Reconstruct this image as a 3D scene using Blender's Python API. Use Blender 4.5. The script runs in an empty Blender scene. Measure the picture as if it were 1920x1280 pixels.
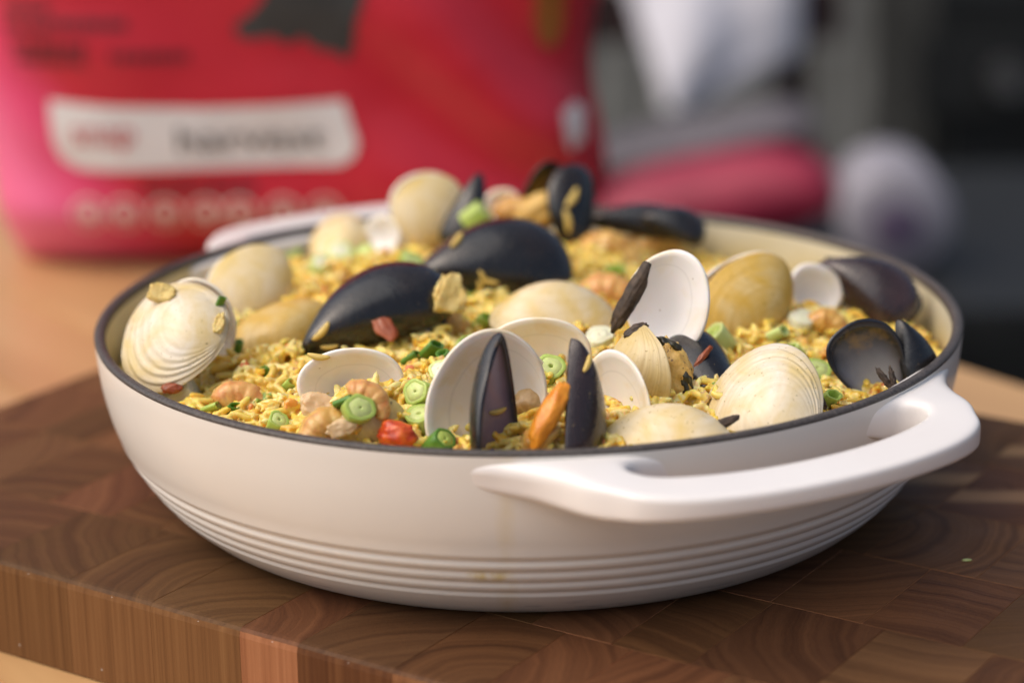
import bpy, bmesh, math, random
import numpy as np
from mathutils import Vector, Matrix, noise
from mathutils.bvhtree import BVHTree
from mathutils.kdtree import KDTree
PI = math.pi
R_ = math.radians
sc = bpy.context.scene
C = sc.collection
rng = random.Random(7)

# ------------------------------------------------------------------ camera, sky, sun, exposure
CAM_POS = Vector((0.0, -0.81145, 0.30161))
CR = Vector((0.99986946, 0.00216262, -0.01601201))
CU = Vector((0.0146739, 0.29326097, 0.95591981))
CF = Vector((-0.00676299, 0.95602998, -0.29319095))
LENS = 85.0
KPX = LENS / 36 * 1920
cd = bpy.data.cameras.new('camera')
cam = bpy.data.objects.new('camera', cd)
C.objects.link(cam)
cd.lens = LENS
cd.sensor_width = 36
cd.clip_start = 0.02
cd.clip_end = 500
cam.matrix_world = Matrix(((CR.x, CU.x, -CF.x, CAM_POS.x), (CR.y, CU.y, -CF.y, CAM_POS.y), (CR.z, CU.z, -CF.z, CAM_POS.z), (0, 0, 0, 1)))
cd.dof.use_dof = True
cd.dof.focus_distance = 0.758
cd.dof.aperture_fstop = 4.4
sc.camera = cam

SUN_EL, SUN_ROT = R_(54), R_(-108)
w = bpy.data.worlds.new("World")
sc.world = w
w.use_nodes = True
nt = w.node_tree
sky = nt.nodes.new('ShaderNodeTexSky')
sky.sky_type = 'NISHITA'
sky.sun_disc = False
sky.sun_elevation = SUN_EL
sky.sun_rotation = SUN_ROT
sky.air_density = 1.0
sky.dust_density = 7.0
sky.ozone_density = 1.0
nt.nodes['Background'].inputs['Strength'].default_value = 0.125
nt.links.new(sky.outputs[0], nt.nodes['Background'].inputs[0])
sd = bpy.data.lights.new('sun', 'SUN')
sd.energy = 1.25
sd.angle = R_(95)
sd.color = (1.0, 0.965, 0.92)
so = bpy.data.objects.new('sun', sd)
C.objects.link(so)
sdir = Vector((math.sin(SUN_ROT) * math.cos(SUN_EL), math.cos(SUN_ROT) * math.cos(SUN_EL), math.sin(SUN_EL)))
so.rotation_euler = sdir.to_track_quat('Z', 'Y').to_euler()
so.location = sdir * 5
sc.view_settings.view_transform = 'Standard'
sc.view_settings.look = 'None'
sc.view_settings.exposure = 0.2
sc.view_settings.gamma = 1

# ------------------------------------------------------------------ helpers
def ray(px, py):
    d = CF + CR * ((px - 960) / KPX) - CU * ((py - 640) / KPX)
    return d
def at_y(px, py, y):                       # point of a photo pixel at world depth y
    d = ray(px, py)
    return CAM_POS + d * ((y - CAM_POS.y) / d.y)
def at_z(px, py, z):
    d = ray(px, py)
    return CAM_POS + d * ((z - CAM_POS.z) / d.z)
def view_vec(v):                           # (right, up, towards viewer) -> world
    return (CR * v[0] + CU * v[1] - CF * v[2]).normalized()

def link(o, parent=None):
    C.objects.link(o)
    if parent:
        o.parent = parent
    return o
def tag(o, label=None, cat=None, group=None, kind=None):
    if label: o['label'] = label
    if cat: o['category'] = cat
    if group: o['group'] = group
    if kind: o['kind'] = kind
    return o
def thing(name, label, cat, loc=(0, 0, 0), group=None):
    o = bpy.data.objects.new(name, None)
    o.empty_display_size = 0.01
    o.location = loc
    link(o)
    return tag(o, label, cat, group)
def mesh_obj(name, me, mats, parent=None, mw=None):
    for m in (mats if isinstance(mats, (list, tuple)) else [mats]):
        if m and len(me.materials) < 8 and not (me.users and m.name in [x.name for x in me.materials if x]):
            me.materials.append(m)
    o = bpy.data.objects.new(name, me)
    link(o, parent)
    if mw is not None:
        if parent is not None:
            o.matrix_local = Matrix.Translation(-Vector(parent.location)) @ mw
        else:
            o.matrix_world = mw
    return o
def from_bm(bm, name, smooth=True):
    me = bpy.data.meshes.new(name)
    bm.to_mesh(me)
    bm.free()
    if smooth:
        me.polygons.foreach_set('use_smooth', [True] * len(me.polygons))
    return me
def from_grid(name, P, closed_v=True, uvs=None, smooth=True):
    """P: (nu, nv, 3) array"""
    nu, nv = P.shape[:2]
    verts = P.reshape(-1, 3)
    faces = []
    for i in range(nu - 1):
        for j in range(nv if closed_v else nv - 1):
            k = (j + 1) % nv
            faces.append((i * nv + j, i * nv + k, (i + 1) * nv + k, (i + 1) * nv + j))
    me = bpy.data.meshes.new(name)
    me.from_pydata(verts.tolist(), [], faces)
    if smooth:
        me.polygons.foreach_set('use_smooth', [True] * len(me.polygons))
    return me
def frame(pos, n, h):
    Z = Vector(n).normalized()
    Y = Vector(h)
    Y = (Y - Z * Y.dot(Z)).normalized()
    X = Y.cross(Z)
    m = Matrix((X, Y, Z)).transposed().to_4x4()
    m.translation = pos
    return m

# ------------------------------------------------------------------ materials
class N:
    def __init__(self, name):
        self.m = bpy.data.materials.new(name)
        self.m.use_nodes = True
        self.t = self.m.node_tree
        self.b = self.t.nodes['Principled BSDF']
    def n(self, typ, **kw):
        x = self.t.nodes.new(typ)
        for k, v in kw.items():
            if k == 'ins':
                for a, b in v.items():
                    if isinstance(b, bpy.types.NodeSocket): self.t.links.new(b, x.inputs[a])
                    else: x.inputs[a].default_value = b
            else: setattr(x, k, v)
        return x
    def l(self, a, b): self.t.links.new(a, b)
    def set(self, **kw):
        for k, v in kw.items():
            k = k.replace('_', ' ')
            if isinstance(v, bpy.types.NodeSocket): self.l(v, self.b.inputs[k])
            else: self.b.inputs[k].default_value = v
        return self
    def coord(self, which='Object'):
        return self.n('ShaderNodeTexCoord').outputs[which]
    def mapping(self, vec, scale=(1, 1, 1), loc=(0, 0, 0)):
        mp = self.n('ShaderNodeMapping', ins={'Scale': scale, 'Location': loc})
        self.l(vec, mp.inputs[0]); return mp.outputs[0]
    def noise(self, vec, scale, detail=4, rough=.55, dist=0):
        x = self.n('ShaderNodeTexNoise', ins={'Scale': scale, 'Detail': detail, 'Roughness': rough, 'Distortion': dist})
        if vec is not None: self.l(vec, x.inputs['Vector'])
        return x.outputs['Fac']
    def ramp(self, fac, stops, interp='LINEAR'):
        r = self.n('ShaderNodeValToRGB')
        r.color_ramp.interpolation = interp
        e = r.color_ramp.elements
        while len(e) < len(stops): e.new(0.5)
        for i, (p, c) in enumerate(stops):
            e[i].position = p
            e[i].color = (*c, 1) if hasattr(c, '__len__') else (c, c, c, 1)
        self.l(fac, r.inputs[0])
        return r.outputs[0]
    def mix(self, fac, a, b, typ='MIX'):
        x = self.n('ShaderNodeMix', data_type='RGBA', blend_type=typ)
        for i, v in ((0, fac), (6, a), (7, b)):
            if isinstance(v, bpy.types.NodeSocket): self.l(v, x.inputs[i])
            elif i == 0: x.inputs[0].default_value = v
            else: x.inputs[i].default_value = (*v, 1)
        return x.outputs[2]
    def math(self, op, a, b=0.0, c=0.0):
        x = self.n('ShaderNodeMath', operation=op)
        for i, v in enumerate((a, b, c)):
            if isinstance(v, bpy.types.NodeSocket): self.l(v, x.inputs[i])
            else: x.inputs[i].default_value = v
        return x.outputs[0]
    def bump(self, h, strength=.3, dist=.001):
        x = self.n('ShaderNodeBump', ins={'Strength': strength, 'Distance': dist})
        self.l(h, x.inputs['Height'])
        self.l(x.outputs[0], self.b.inputs['Normal'])
    def sep(self, v):
        return self.n('ShaderNodeSeparateXYZ', ins={0: v}).outputs

def plain(name, col, rough=.5, var=.15, scale=200, bump=0, **kw):
    m = N(name)
    f = m.noise(m.coord(), scale)
    c = m.ramp(f, [(.3, [x * (1 - var) for x in col]), (.7, [min(1, x * (1 + var)) for x in col])])
    m.set(Base_Color=c, Roughness=rough, **kw)
    if bump: m.bump(f, bump, .0006)
    return m.m

def mat_clam(name, pale, deep, stain, stain_amt, bandn):
    m = N(name)
    uv = m.coord('UV')
    ob = m.coord()
    s = m.sep(uv)
    nz = m.noise(ob, 90, 3)
    g = m.math('ADD', m.math('MULTIPLY', s[0], bandn), m.math('MULTIPLY', nz, .6))
    gv = m.n('ShaderNodeCombineXYZ', ins={0: g}).outputs[0]
    bands = m.noise(gv, 1.0, 5, .65)
    bands = m.math('ADD', .55, m.math('MULTIPLY', m.math('SUBTRACT', bands, .55), m.ramp(s[0], [(.25, .25), (.8, 1)])))
    c = m.ramp(bands, [(.32, deep), (.55, pale), (.75, [min(1, x * 1.08) for x in pale])])
    # radial faint rays
    rv = m.n('ShaderNodeCombineXYZ', ins={0: m.math('MULTIPLY', s[1], 60), 1: m.math('MULTIPLY', s[0], 1.5)}).outputs[0]
    c = m.mix(m.math('MULTIPLY', m.noise(rv, 1, 3), .18), c, deep)
    st = m.noise(ob, 55, 4, .6, .6)
    rnd = m.n('ShaderNodeObjectInfo').outputs['Random']
    lo = .62 - stain_amt * .45
    f = m.ramp(st, [(max(0, lo - .1), 0), (min(1, lo + .22), 1)])
    c = m.mix(m.math('MULTIPLY', f, .85), c, stain)
    pores = m.noise(ob, 900, 2)
    c = m.mix(m.ramp(pores, [(.26, 1), (.33, 0)]), c, [x * .45 for x in stain])
    m.set(Base_Color=c, Roughness=m.ramp(m.noise(ob, 120), [(.3, .25), (.7, .5)]), Subsurface_Weight=.12, Subsurface_Scale=.002)
    m.b.inputs['Subsurface Radius'].default_value = (1, .8, .5)
    m.bump(m.math('ADD', bands, m.math('MULTIPLY', m.noise(ob, 500, 3), .3)), .35, .0005)
    return m.m
def mat_inner(name, col=(.82, .77, .69), edge=(.74, .56, .22), amt=.55):
    m = N(name)
    s = m.sep(m.coord('UV'))
    ob = m.coord()
    nz = m.noise(ob, 70, 4)
    e = m.math('MULTIPLY', m.math('ADD', s[0], m.math('MULTIPLY', nz, .16)), .8)
    c = m.ramp(e, [(.45, [x * .96 for x in col]), (.855, [min(1, x * 1.05) for x in col]), (.93, edge)])
    c = m.mix(m.ramp(m.noise(ob, 60, 4, .6, .5), [(.50, 0), (.72, amt)]), c, edge)
    c = m.mix(m.ramp(m.noise(ob, 420, 2), [(.22, .8), (.27, 0)]), c, (.25, .14, .05))
    # pallial line and a greyer, pearlier centre
    pl = m.math('ABSOLUTE', m.math('SUBTRACT', m.math('ADD', s[0], m.math('MULTIPLY', nz, .05)), .80))
    c = m.mix(m.ramp(pl, [(0, .35), (.02, 0)]), c, [x * .72 for x in col])
    c = m.mix(m.ramp(s[0], [(.2, .30), (.7, 0)]), c, (.60, .56, .58))
    m.set(Base_Color=c, Roughness=.26, Subsurface_Weight=.12, Subsurface_Scale=.002)
    m.bump(m.noise(ob, 250, 3), .12, .0005)
    return m.m
def mat_mussel(name, col, rim):
    m = N(name)
    s = m.sep(m.coord('UV'))
    ob = m.coord()
    nz = m.noise(ob, 110, 3)
    g = m.math('ADD', m.math('MULTIPLY', s[0], 26), m.math('MULTIPLY', nz, 1.5))
    gv = m.n('ShaderNodeCombineXYZ', ins={0: g}).outputs[0]
    b = m.noise(gv, 1, 4, .6)
    c = m.ramp(b, [(.3, [x * .6 for x in col]), (.6, col), (.8, [x * 1.7 for x in col])])
    c = m.mix(m.ramp(m.noise(ob, 45, 4), [(.5, 0), (.75, .65)]), c, rim)
    sp = m.noise(ob, 700, 2)
    c = m.mix(m.ramp(sp, [(.70, 0), (.76, .6)]), c, (.3, .22, .1))
    m.set(Base_Color=c, Roughness=m.ramp(m.noise(ob, 140), [(.3, .14), (.7, .36)]), Specular_IOR_Level=.5, Coat_Weight=.35, Coat_Roughness=.12)
    m.bump(m.math('ADD', m.math('MULTIPLY', b, .7), m.noise(ob, 380, 4)), .35, .0005)
    return m.m
def mat_mussel_in(name, mid=(.40, .41, .42), edge=(.022, .022, .028), tint=(.16, .16, .18)):
    m = N(name)
    s = m.sep(m.coord('UV'))
    ob = m.coord()
    e = m.math('MULTIPLY', m.math('ADD', s[0], m.math('MULTIPLY', m.noise(ob, 80, 3), .3)), .75)
    c = m.ramp(e, [(.3, mid), (.62, tint), (.80, edge), (.9, [x * .6 for x in edge])])
    c = m.mix(m.ramp(m.noise(ob, 60, 4), [(.58, 0), (.74, .7)]), c, (.45, .25, .05))
    m.set(Base_Color=c, Roughness=.22, Specular_IOR_Level=.6)
    m.bump(m.noise(ob, 200, 3), .15, .0006)
    return m.m

M_clam_white = mat_clam('clam_shell_white', (.80, .74, .64), (.58, .48, .34), (.64, .48, .17), .42, 22)
M_clam_cream = mat_clam('clam_shell_cream', (.77, .67, .49), (.66, .53, .31), (.66, .46, .10), .42, 10)
M_clam_yellow = mat_clam('clam_shell_yellow', (.70, .58, .32), (.48, .29, .06), (.58, .35, .03), .62, 17)
M_clam_striped = mat_clam('clam_shell_striped', (.64, .53, .30), (.42, .30, .13), (.55, .38, .08), .3, 16)
M_clam_in = mat_inner('clam_inside')
M_clam_in_white = mat_inner('clam_inside_white', (.84, .81, .79), (.74, .58, .25), .3)
M_mus = mat_mussel('mussel_shell_black', (.010, .0092, .0092), (.030, .019, .014))
M_mus_brown = mat_mussel('mussel_shell_brown', (.030, .016, .016), (.09, .05, .05))
M_mus_in = mat_mussel_in('mussel_inside')
M_mus_in_purple = mat_mussel_in('mussel_inside_purple', (.44, .37, .42), (.022, .02, .028), (.17, .12, .17))
M_mus_in_gold = mat_mussel_in('mussel_inside_gold', (.22, .13, .04), (.02, .015, .015), (.3, .17, .03))
M_lig = plain('shell_ligament', (.055, .035, .022), .6, .6, 400, .6)

def food(name, stops, scale, rough=.35, bump=.4, sss=.15, bs=300, spots=None):
    m = N(name)
    ob = m.coord()
    c = m.ramp(m.noise(ob, scale, 5, .6, .4), stops)
    if spots: c = m.mix(m.ramp(m.noise(ob, 600, 3), [(.62, 0), (.68, .9)]), c, spots)
    m.set(Base_Color=c, Roughness=rough, Subsurface_Weight=sss, Subsurface_Scale=.003)
    m.b.inputs['Subsurface Radius'].default_value = (1, .5, .25)
    m.bump(m.noise(ob, bs, 4), bump, .0012)
    return m.m
M_meat_tan = food('clam_meat_tan', [(.3, (.30, .16, .05)), (.5, (.52, .34, .15)), (.7, (.62, .46, .26))], 120, .28)
M_meat_gold = food('clam_meat_gold', [(.3, (.55, .30, .06)), (.55, (.72, .46, .12)), (.75, (.78, .58, .24))], 160, .4, .4, .15, 700, (.12, .05, .01))
M_meat_orange = food('mussel_meat_orange', [(.3, (.66, .20, .01)), (.6, (.86, .34, .03)), (.8, (.88, .46, .1))], 110, .3)
M_mantle = food('dark_mantle', [(.3, (.015, .014, .010)), (.6, (.05, .045, .02)), (.8, (.28, .2, .06))], 150, .3)
M_shrimp = food('shrimp_meat', [(.28, (.42, .14, .03)), (.45, (.62, .34, .08)), (.65, (.70, .48, .16)), (.8, (.74, .58, .28))], 130, .2, .4, .45)
M_shrimp_pink = food('shrimp_meat_pink', [(.3, (.54, .18, .05)), (.5, (.68, .38, .12)), (.75, (.74, .54, .20))], 120, .22, .4, .45)
M_cray = food('crayfish_red', [(.28, (.22, .02, .02)), (.45, (.60, .07, .015)), (.62, (.75, .17, .02)), (.8, (.75, .4, .12))], 140, .3, .3, .1)
M_squid = food('yellow_chunk', [(.3, (.58, .38, .08)), (.6, (.74, .58, .22)), (.8, (.78, .66, .36))], 150, .45, .6, .2, 900)
M_onion = food('cooked_onion', [(.3, (.55, .34, .14)), (.6, (.66, .48, .28)), (.8, (.7, .55, .36))], 100, .2, .2, .3)
M_tomato = food('tomato_strip', [(.3, (.20, .035, .01)), (.6, (.36, .09, .025)), (.8, (.46, .17, .05))], 150, .3, .3, .1)
def scal(name, a, b, rough=.32):
    m = N(name)
    ob = m.coord()
    st = m.noise(m.mapping(ob, (900, 900, 25)), 1, 3)
    c = m.mix(m.noise(ob, 140, 2), a, b)
    c = m.mix(m.math('MULTIPLY', m.ramp(st, [(.4, 0), (.7, 1)]), .35), c, [min(1, x * 1.6 + .02) for x in a])
    m.set(Base_Color=c, Roughness=rough, Subsurface_Weight=.2, Subsurface_Scale=.002)
    m.b.inputs['Subsurface Radius'].default_value = (.6, 1, .3)
    m.bump(st, .2, .0004)
    return m.m
M_sc_pale = scal('scallion_pale', (.46, .56, .15), (.62, .68, .32))
M_sc_mid = scal('scallion_mid', (.30, .44, .06), (.48, .56, .16))
M_sc_dark = scal('scallion_dark', (.05, .15, .015), (.13, .27, .03))
M_sc_core = scal('scallion_core', (.56, .62, .30), (.50, .58, .24))
M_sc_white = scal('scallion_white', (.72, .70, .50), (.66, .68, .46))

# rice
mr = N('saffron_rice')
att = mr.n('ShaderNodeVertexColor', layer_name='tint').outputs[0]
nr = mr.noise(mr.coord(), 900, 2)
mr.set(Base_Color=mr.mix(mr.math('MULTIPLY', nr, .2), att, (.62, .34, .04)), Roughness=.26, Subsurface_Weight=.6, Subsurface_Scale=.004)
mr.b.inputs['Subsurface Radius'].default_value = (1, .55, .2)
mr.b.inputs['Specular IOR Level'].default_value = .5
M_rice = mr.m
M_grain = plain('stray_grain', (.66, .47, .12), .4, .15, 500)

# enamel
def enamel(name, col, stains=False):
    m = N(name)
    ob = m.coord()
    c = m.mix(m.ramp(m.noise(ob, 14, 4), [(.35, 0), (.75, .5)]), col, [x * y for x, y in zip(col, (.95, .92, .90))])
    if stains:
        s = m.sep(ob)
        # a thin dried yellow drip down the front and the smear where it met the rings
        dx = m.math('ABSOLUTE', m.math('ADD', m.math('ADD', s[0], .0085), m.math('MULTIPLY', m.noise(ob, 60, 2), -.002)))
        fy = m.math('LESS_THAN', s[1], 0)
        drip = m.math('MULTIPLY', m.ramp(dx, [(.0004, 1), (.0022, 0)]), m.ramp(m.noise(m.mapping(ob, (1, 1, .35)), 160, 3), [(.35, .05), (.7, .30)]))
        dz = m.math('ABSOLUTE', m.math('ADD', s[2], -.0212))
        dx2 = m.math('ABSOLUTE', m.math('ADD', s[0], .0125))
        sm = m.math('MULTIPLY', m.math('MULTIPLY', m.ramp(dz, [(.0006, 1), (.0026, 0)]), m.ramp(dx2, [(.003, 1), (.007, 0)])), m.ramp(m.noise(ob, 350, 3), [(.35, .2), (.6, .9)]))
        tot = m.math('MULTIPLY', m.math('MAXIMUM', drip, sm), fy)
        c = m.mix(tot, c, (.62, .47, .12))
        # grey metal marks near the base
        mk = m.math('MULTIPLY', m.ramp(m.noise(m.mapping(ob, (60, 60, 500)), 1, 4, .65), [(.58, 0), (.68, .6)]), m.ramp(s[2], [(.006, 1), (.0095, 0)]))
        c = m.mix(mk, c, (.38, .38, .42))
    m.set(Base_Color=c, Roughness=.25, Specular_IOR_Level=.5)
    m.bump(m.noise(ob, 60, 3), .05, .001)
    return m.m
M_enamel = enamel('white_enamel', (.755, .735, .69), True)
M_enamel_h = enamel('white_enamel_handle', (.78, .755, .735))
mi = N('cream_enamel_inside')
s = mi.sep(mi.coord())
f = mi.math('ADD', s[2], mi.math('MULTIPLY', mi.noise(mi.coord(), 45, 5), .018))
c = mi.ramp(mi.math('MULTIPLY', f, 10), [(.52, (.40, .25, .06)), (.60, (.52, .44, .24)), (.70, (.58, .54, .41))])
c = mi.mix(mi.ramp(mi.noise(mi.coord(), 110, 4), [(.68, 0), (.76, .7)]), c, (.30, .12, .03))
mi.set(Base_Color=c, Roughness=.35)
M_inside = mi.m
M_rim = plain('dark_bare_rim', (.065, .055, .050), .5, .5, 900, .5)

# ------------------------------------------------------------------ table and cutting board
TT = -0.033
def mat_light_wood():
    m = N('pale_oiled_wood')
    ob = m.coord()
    rnd = m.n('ShaderNodeObjectInfo').outputs['Random']
    off = m.n('ShaderNodeCombineXYZ', ins={0: m.math('MULTIPLY', rnd, 7), 1: m.math('MULTIPLY', rnd, 3)}).outputs[0]
    v = m.n('ShaderNodeVectorMath', operation='ADD', ins={0: ob, 1: off}).outputs[0]
    g = m.noise(m.mapping(v, (6, 120, 120)), 1, 4, .6, .3)
    g2 = m.noise(m.mapping(v, (3, 18, 18)), 1, 3, .5, .6)
    c = m.ramp(g2, [(.3, (.40, .21, .085)), (.55, (.52, .30, .13)), (.75, (.60, .38, .18))])
    c = m.mix(m.math('MULTIPLY', g, .5), c, (.36, .19, .07), 'MIX')
    c = m.mix(m.math('MULTIPLY', rnd, .35), c, (.64, .42, .2))
    m.set(Base_Color=c, Roughness=.38)
    m.bump(g, .12, .0006)
    return m.m
M_lwood = mat_light_wood()
def mat_block():
    m = N('end_grain_walnut')
    ob = m.coord()
    oi = m.n('ShaderNodeObjectInfo')
    rnd = oi.outputs['Random']
    wn = m.n('ShaderNodeTexWhiteNoise', noise_dimensions='1D')
    m.l(rnd, wn.inputs['W'])
    off = m.n('ShaderNodeVectorMath', operation='MULTIPLY_ADD', ins={0: wn.outputs['Color'], 1: (.16, .16, .0), 2: (-.08, -.08, 0)}).outputs[0]
    v = m.n('ShaderNodeVectorMath', operation='ADD', ins={0: ob, 1: off}).outputs[0]
    s = m.sep(v)
    warp = m.math('MULTIPLY', m.noise(v, 35, 3), .010)
    r = m.math('ADD', m.math('SQRT', m.math('ADD', m.math('MULTIPLY', s[0], s[0]), m.math('MULTIPLY', s[1], s[1]))), warp)
    rv = m.n('ShaderNodeCombineXYZ', ins={0: m.math('MULTIPLY', r, 230), 1: m.math('MULTIPLY', rnd, 40)}).outputs[0]
    rings = m.noise(rv, 1, 3, .6)
    rv2 = m.n('ShaderNodeCombineXYZ', ins={0: m.math('MULTIPLY', r, 1100), 1: m.math('MULTIPLY', rnd, 40)}).outputs[0]
    fine = m.noise(rv2, 1, 2, .6)
    pores = m.noise(m.mapping(v, (1600, 1600, 60)), 1, 2)
    dark = m.ramp(rings, [(.26, (.062, .026, .0105)), (.48, (.108, .047, .0185)), (.68, (.150, .068, .027)), (.84, (.20, .098, .042))])
    pale = m.ramp(rings, [(.3, (.22, .115, .05)), (.7, (.40, .25, .12))])
    tone = m.sep(oi.outputs['Color'])
    c = m.mix(tone[0], dark, pale)
    lo = m.sep(ob)
    wy = m.math('ADD', m.math('MULTIPLY', lo[0], -.48), m.math('ADD', m.math('MULTIPLY', lo[1], .877), m.math('MULTIPLY', m.noise(ob, 60, 2), .004)))
    band = m.ramp(m.math('ABSOLUTE', m.math('SUBTRACT', wy, .002)), [(.0035, 1), (.0055, 0)])
    c = m.mix(m.math('MULTIPLY', band, tone[1]), c, (.34, .20, .095))
    c = m.mix(m.math('MULTIPLY', fine, .35), c, (.03, .014, .008))
    c = m.mix(m.ramp(pores, [(.60, 0), (.72, .55)]), c, (.015, .008, .005))
    nz_ = m.sep(m.coord('Normal'))
    side = m.ramp(m.math('ABSOLUTE', nz_[2]), [(.3, 1), (.8, 0)])
    stripes = m.noise(m.mapping(v, (420, 420, 5)), 1, 3, .6)
    c = m.mix(side, c, m.mix(wn.outputs['Value'], m.ramp(stripes, [(.3, (.095, .036, .014)), (.5, (.14, .056, .021)), (.72, (.18, .078, .030))]), m.ramp(stripes, [(.3, (.26, .115, .047)), (.5, (.32, .150, .064)), (.72, (.37, .185, .084))])))
    fl = m.noise(ob, 330, 2)
    c = m.mix(m.ramp(fl, [(.795, 0), (.81, .8)]), c, (.55, .52, .48))
    hsv = m.n('ShaderNodeHueSaturation', ins={'Value': m.math('ADD', .74, m.math('MULTIPLY', wn.outputs['Value'], .52)), 'Hue': m.math('ADD', .492, m.math('MULTIPLY', rnd, .016)), 'Color': c})
    m.set(Base_Color=hsv.outputs[0], Roughness=m.ramp(m.noise(ob, 40), [(.3, .50), (.7, .66)]), Specular_IOR_Level=.14)
    m.bump(m.math('ADD', fine, pores), .18, .0004)
    return m.m
M_block = mat_block()

BANG = R_(-33.6)
BD = Vector((math.cos(BANG), math.sin(BANG), 0))
BN = Vector((-math.sin(BANG), math.cos(BANG), 0))
board = thing('cutting_board', 'thick dark end grain wooden cutting board under the white pan', 'cutting board', (0, 0, TT))
def block_mesh(d0, d1, n0, n1, edges):
    """box with small arrises; edges = set of sides ('d0','d1','n0','n1') on the board's perimeter (rounded there)"""
    bm = bmesh.new()
    g = .00004
    x0, x1, y0, y1 = d0 + g, d1 - g, n0 + g, n1 - g
    cx, cy = (x0 + x1) / 2, (y0 + y1) / 2
    layers = []
    T = -TT
    prof = [(.0012, 0), (.0012, 0)]
    # per side inset at each height near the top
    hs = [(0.0006, 0, 1), (0.0006, .0006, .5), (T - .0030, 1, 0), (T - .0012, 2, 0), (T - .0003, 3, 0), (T, 4, 0)]
    insr = {0: 0, 1: 0, 2: .0004, 3: .0014, 4: .0030}
    insn = {0: 0, 1: 0, 2: 0, 3: 0.0, 4: .00010}
    rows = [(0.0, 'b', 0)] + [(T - .0030, 'r', 1), (T - .0012, 'r', 2), (T - .0003, 'r', 3), (T, 'r', 4)]
    for z, k, i in rows:
        def ins(side): return (insr if side in edges else insn)[i]
        a, b, c_, d = x0 + ins('d0'), x1 - ins('d1'), y0 + ins('n0'), y1 - ins('n1')
        layers.append([bm.verts.new((p[0] - cx, p[1] - cy, z)) for p in ((a, c_), (b, c_), (b, d), (a, d))])
    for A, B in zip(layers, layers[1:]):
        for j in range(4):
            k = (j + 1) % 4
            bm.faces.new((A[j], A[k], B[k], B[j]))
    bm.faces.new(layers[-1])
    bm.faces.new(layers[0][::-1])
    return from_bm(bm, 'block', False), cx, cy
pale_pts = [at_z(1800, 950, 0), at_z(1650, 925, 0), at_z(1885, 1265, 0), at_z(1900, 840, 0)]
pale_dn = [(p.dot(BD), p.dot(BN)) for p in pale_pts]
br = random.Random(21)
D0, D1, N0, N1 = -.228, .30, -.154, .154
rows = [N0]
nrow = 6
for i in range(1, nrow): rows.append(N0 + (N1 - N0) * i / nrow + br.uniform(-.002, .002))
rows.append(N1)
for i in range(nrow):
    d = D0
    while d < D1 - 1e-6:
        w_ = br.uniform(.022, .042)
        e = d + w_
        if e > D1 - .012: e = D1
        ed = set()
        if d == D0: ed.add('d0')
        if e == D1: ed.add('d1')
        if i == 0: ed.add('n0')
        if i == nrow - 1: ed.add('n1')
        me, cx, cy = block_mesh(d, e, rows[i], rows[i + 1], ed)
        sap = 0
        tone = br.choice([0, 0, 0, .03, .06, .09])
        for pd, pn in pale_dn:
            if d <= pd <= e and rows[i] <= pn <= rows[i + 1]: sap = 1
        o = mesh_obj('wood_block', me, M_block, board)
        o.rotation_euler.z = BANG
        o.location = BD * cx + BN * cy + Vector((0, 0, br.uniform(-.00006, .00006)))
        o.color = (tone, sap, 0, 1)
        d = e

# table: planks running along the table's right hand edge
TANG = R_(-53)
TDv = Vector((math.cos(TANG), math.sin(TANG), 0))
TNv = Vector((-math.sin(TANG), math.cos(TANG), 0))
edge_n = Vector((.207, .2185, 0)).dot(TNv)
table = thing('wooden_table', 'pale orange wooden plank table under the cutting board and red bag', 'table', (0, 0, -.78))
tr = random.Random(3)
nn = edge_n
while nn > edge_n - .92:
    wd = .07
    bm = bmesh.new()
    bmesh.ops.create_cube(bm, size=1)
    bmesh.ops.scale(bm, vec=(1.5, wd - .0006, .03), verts=bm.verts)
    bmesh.ops.bevel(bm, geom=bm.edges[:], offset=.0012, segments=2, affect='EDGES')
    o = mesh_obj('plank', from_bm(bm, 'plank', False), M_lwood, table)
    o.rotation_euler.z = TANG
    o.location = TDv * -.12 + TNv * (nn - wd / 2) + Vector((0, 0, TT - .015 + .78 - .0004))
    nn -= wd
for a, b in ((-.75, edge_n - .1), (.5, edge_n - .1), (-.75, edge_n - .8), (.5, edge_n - .8)):
    bm = bmesh.new()
    bmesh.ops.create_cube(bm, size=1)
    bmesh.ops.scale(bm, vec=(.06, .06, .717), verts=bm.verts)
    o = mesh_obj('leg', from_bm(bm, 'leg', False), M_lwood, table)
    o.rotation_euler.z = TANG
    o.location = TDv * a + TNv * b + Vector((0, 0, .3585))

# ------------------------------------------------------------------ the pan
pan = thing('braising_pan', 'wide shallow white enamelled pan with two loop handles full of rice', 'pan', (0, 0, 0))
RIMZ = .065
prof_out = [(.0, .0010), (.110, .0010), (.1135, .0002), (.1158, .0002), (.1176, .0008), (.1203, .0022), (.1234, .0042), (.1256, .0061), (.1280, .0081), (.1298, .0099), (.1312, .0114)]
def r_of(z):
    return float(np.interp(z, (.0099, .013, .016, .020, .025, .030, .036, .043, .050, .058, .0617), (.1298, .1325, .1347, .1375, .1406, .1431, .1454, .1473, .1486, .1494, .1497)))
for k in range(4):
    z0 = .0127 + k * .0046
    for dz, dr in ((-.0006, .0001), (-.0001, -.0003), (.0004, -.0007), (.0009, -.0008), (.0014, -.0004), (.0020, .0001), (.0029, .0003), (.0036, .0002)):
        prof_out.append((r_of(z0 + dz) + dr, z0 + dz))
for z in (.0315, .034, .037, .041, .045, .049, .053, .0565, .0595, .0618, .0634):
    prof_out.append((r_of(z), z))
prof_in = [(.1462, .0620), (.1457, .058), (.1447, .05), (.1425, .04), (.138, .028), (.130, .016), (.118, .009), (.09, .006), (0, .006)]
SEG = 160
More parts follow.
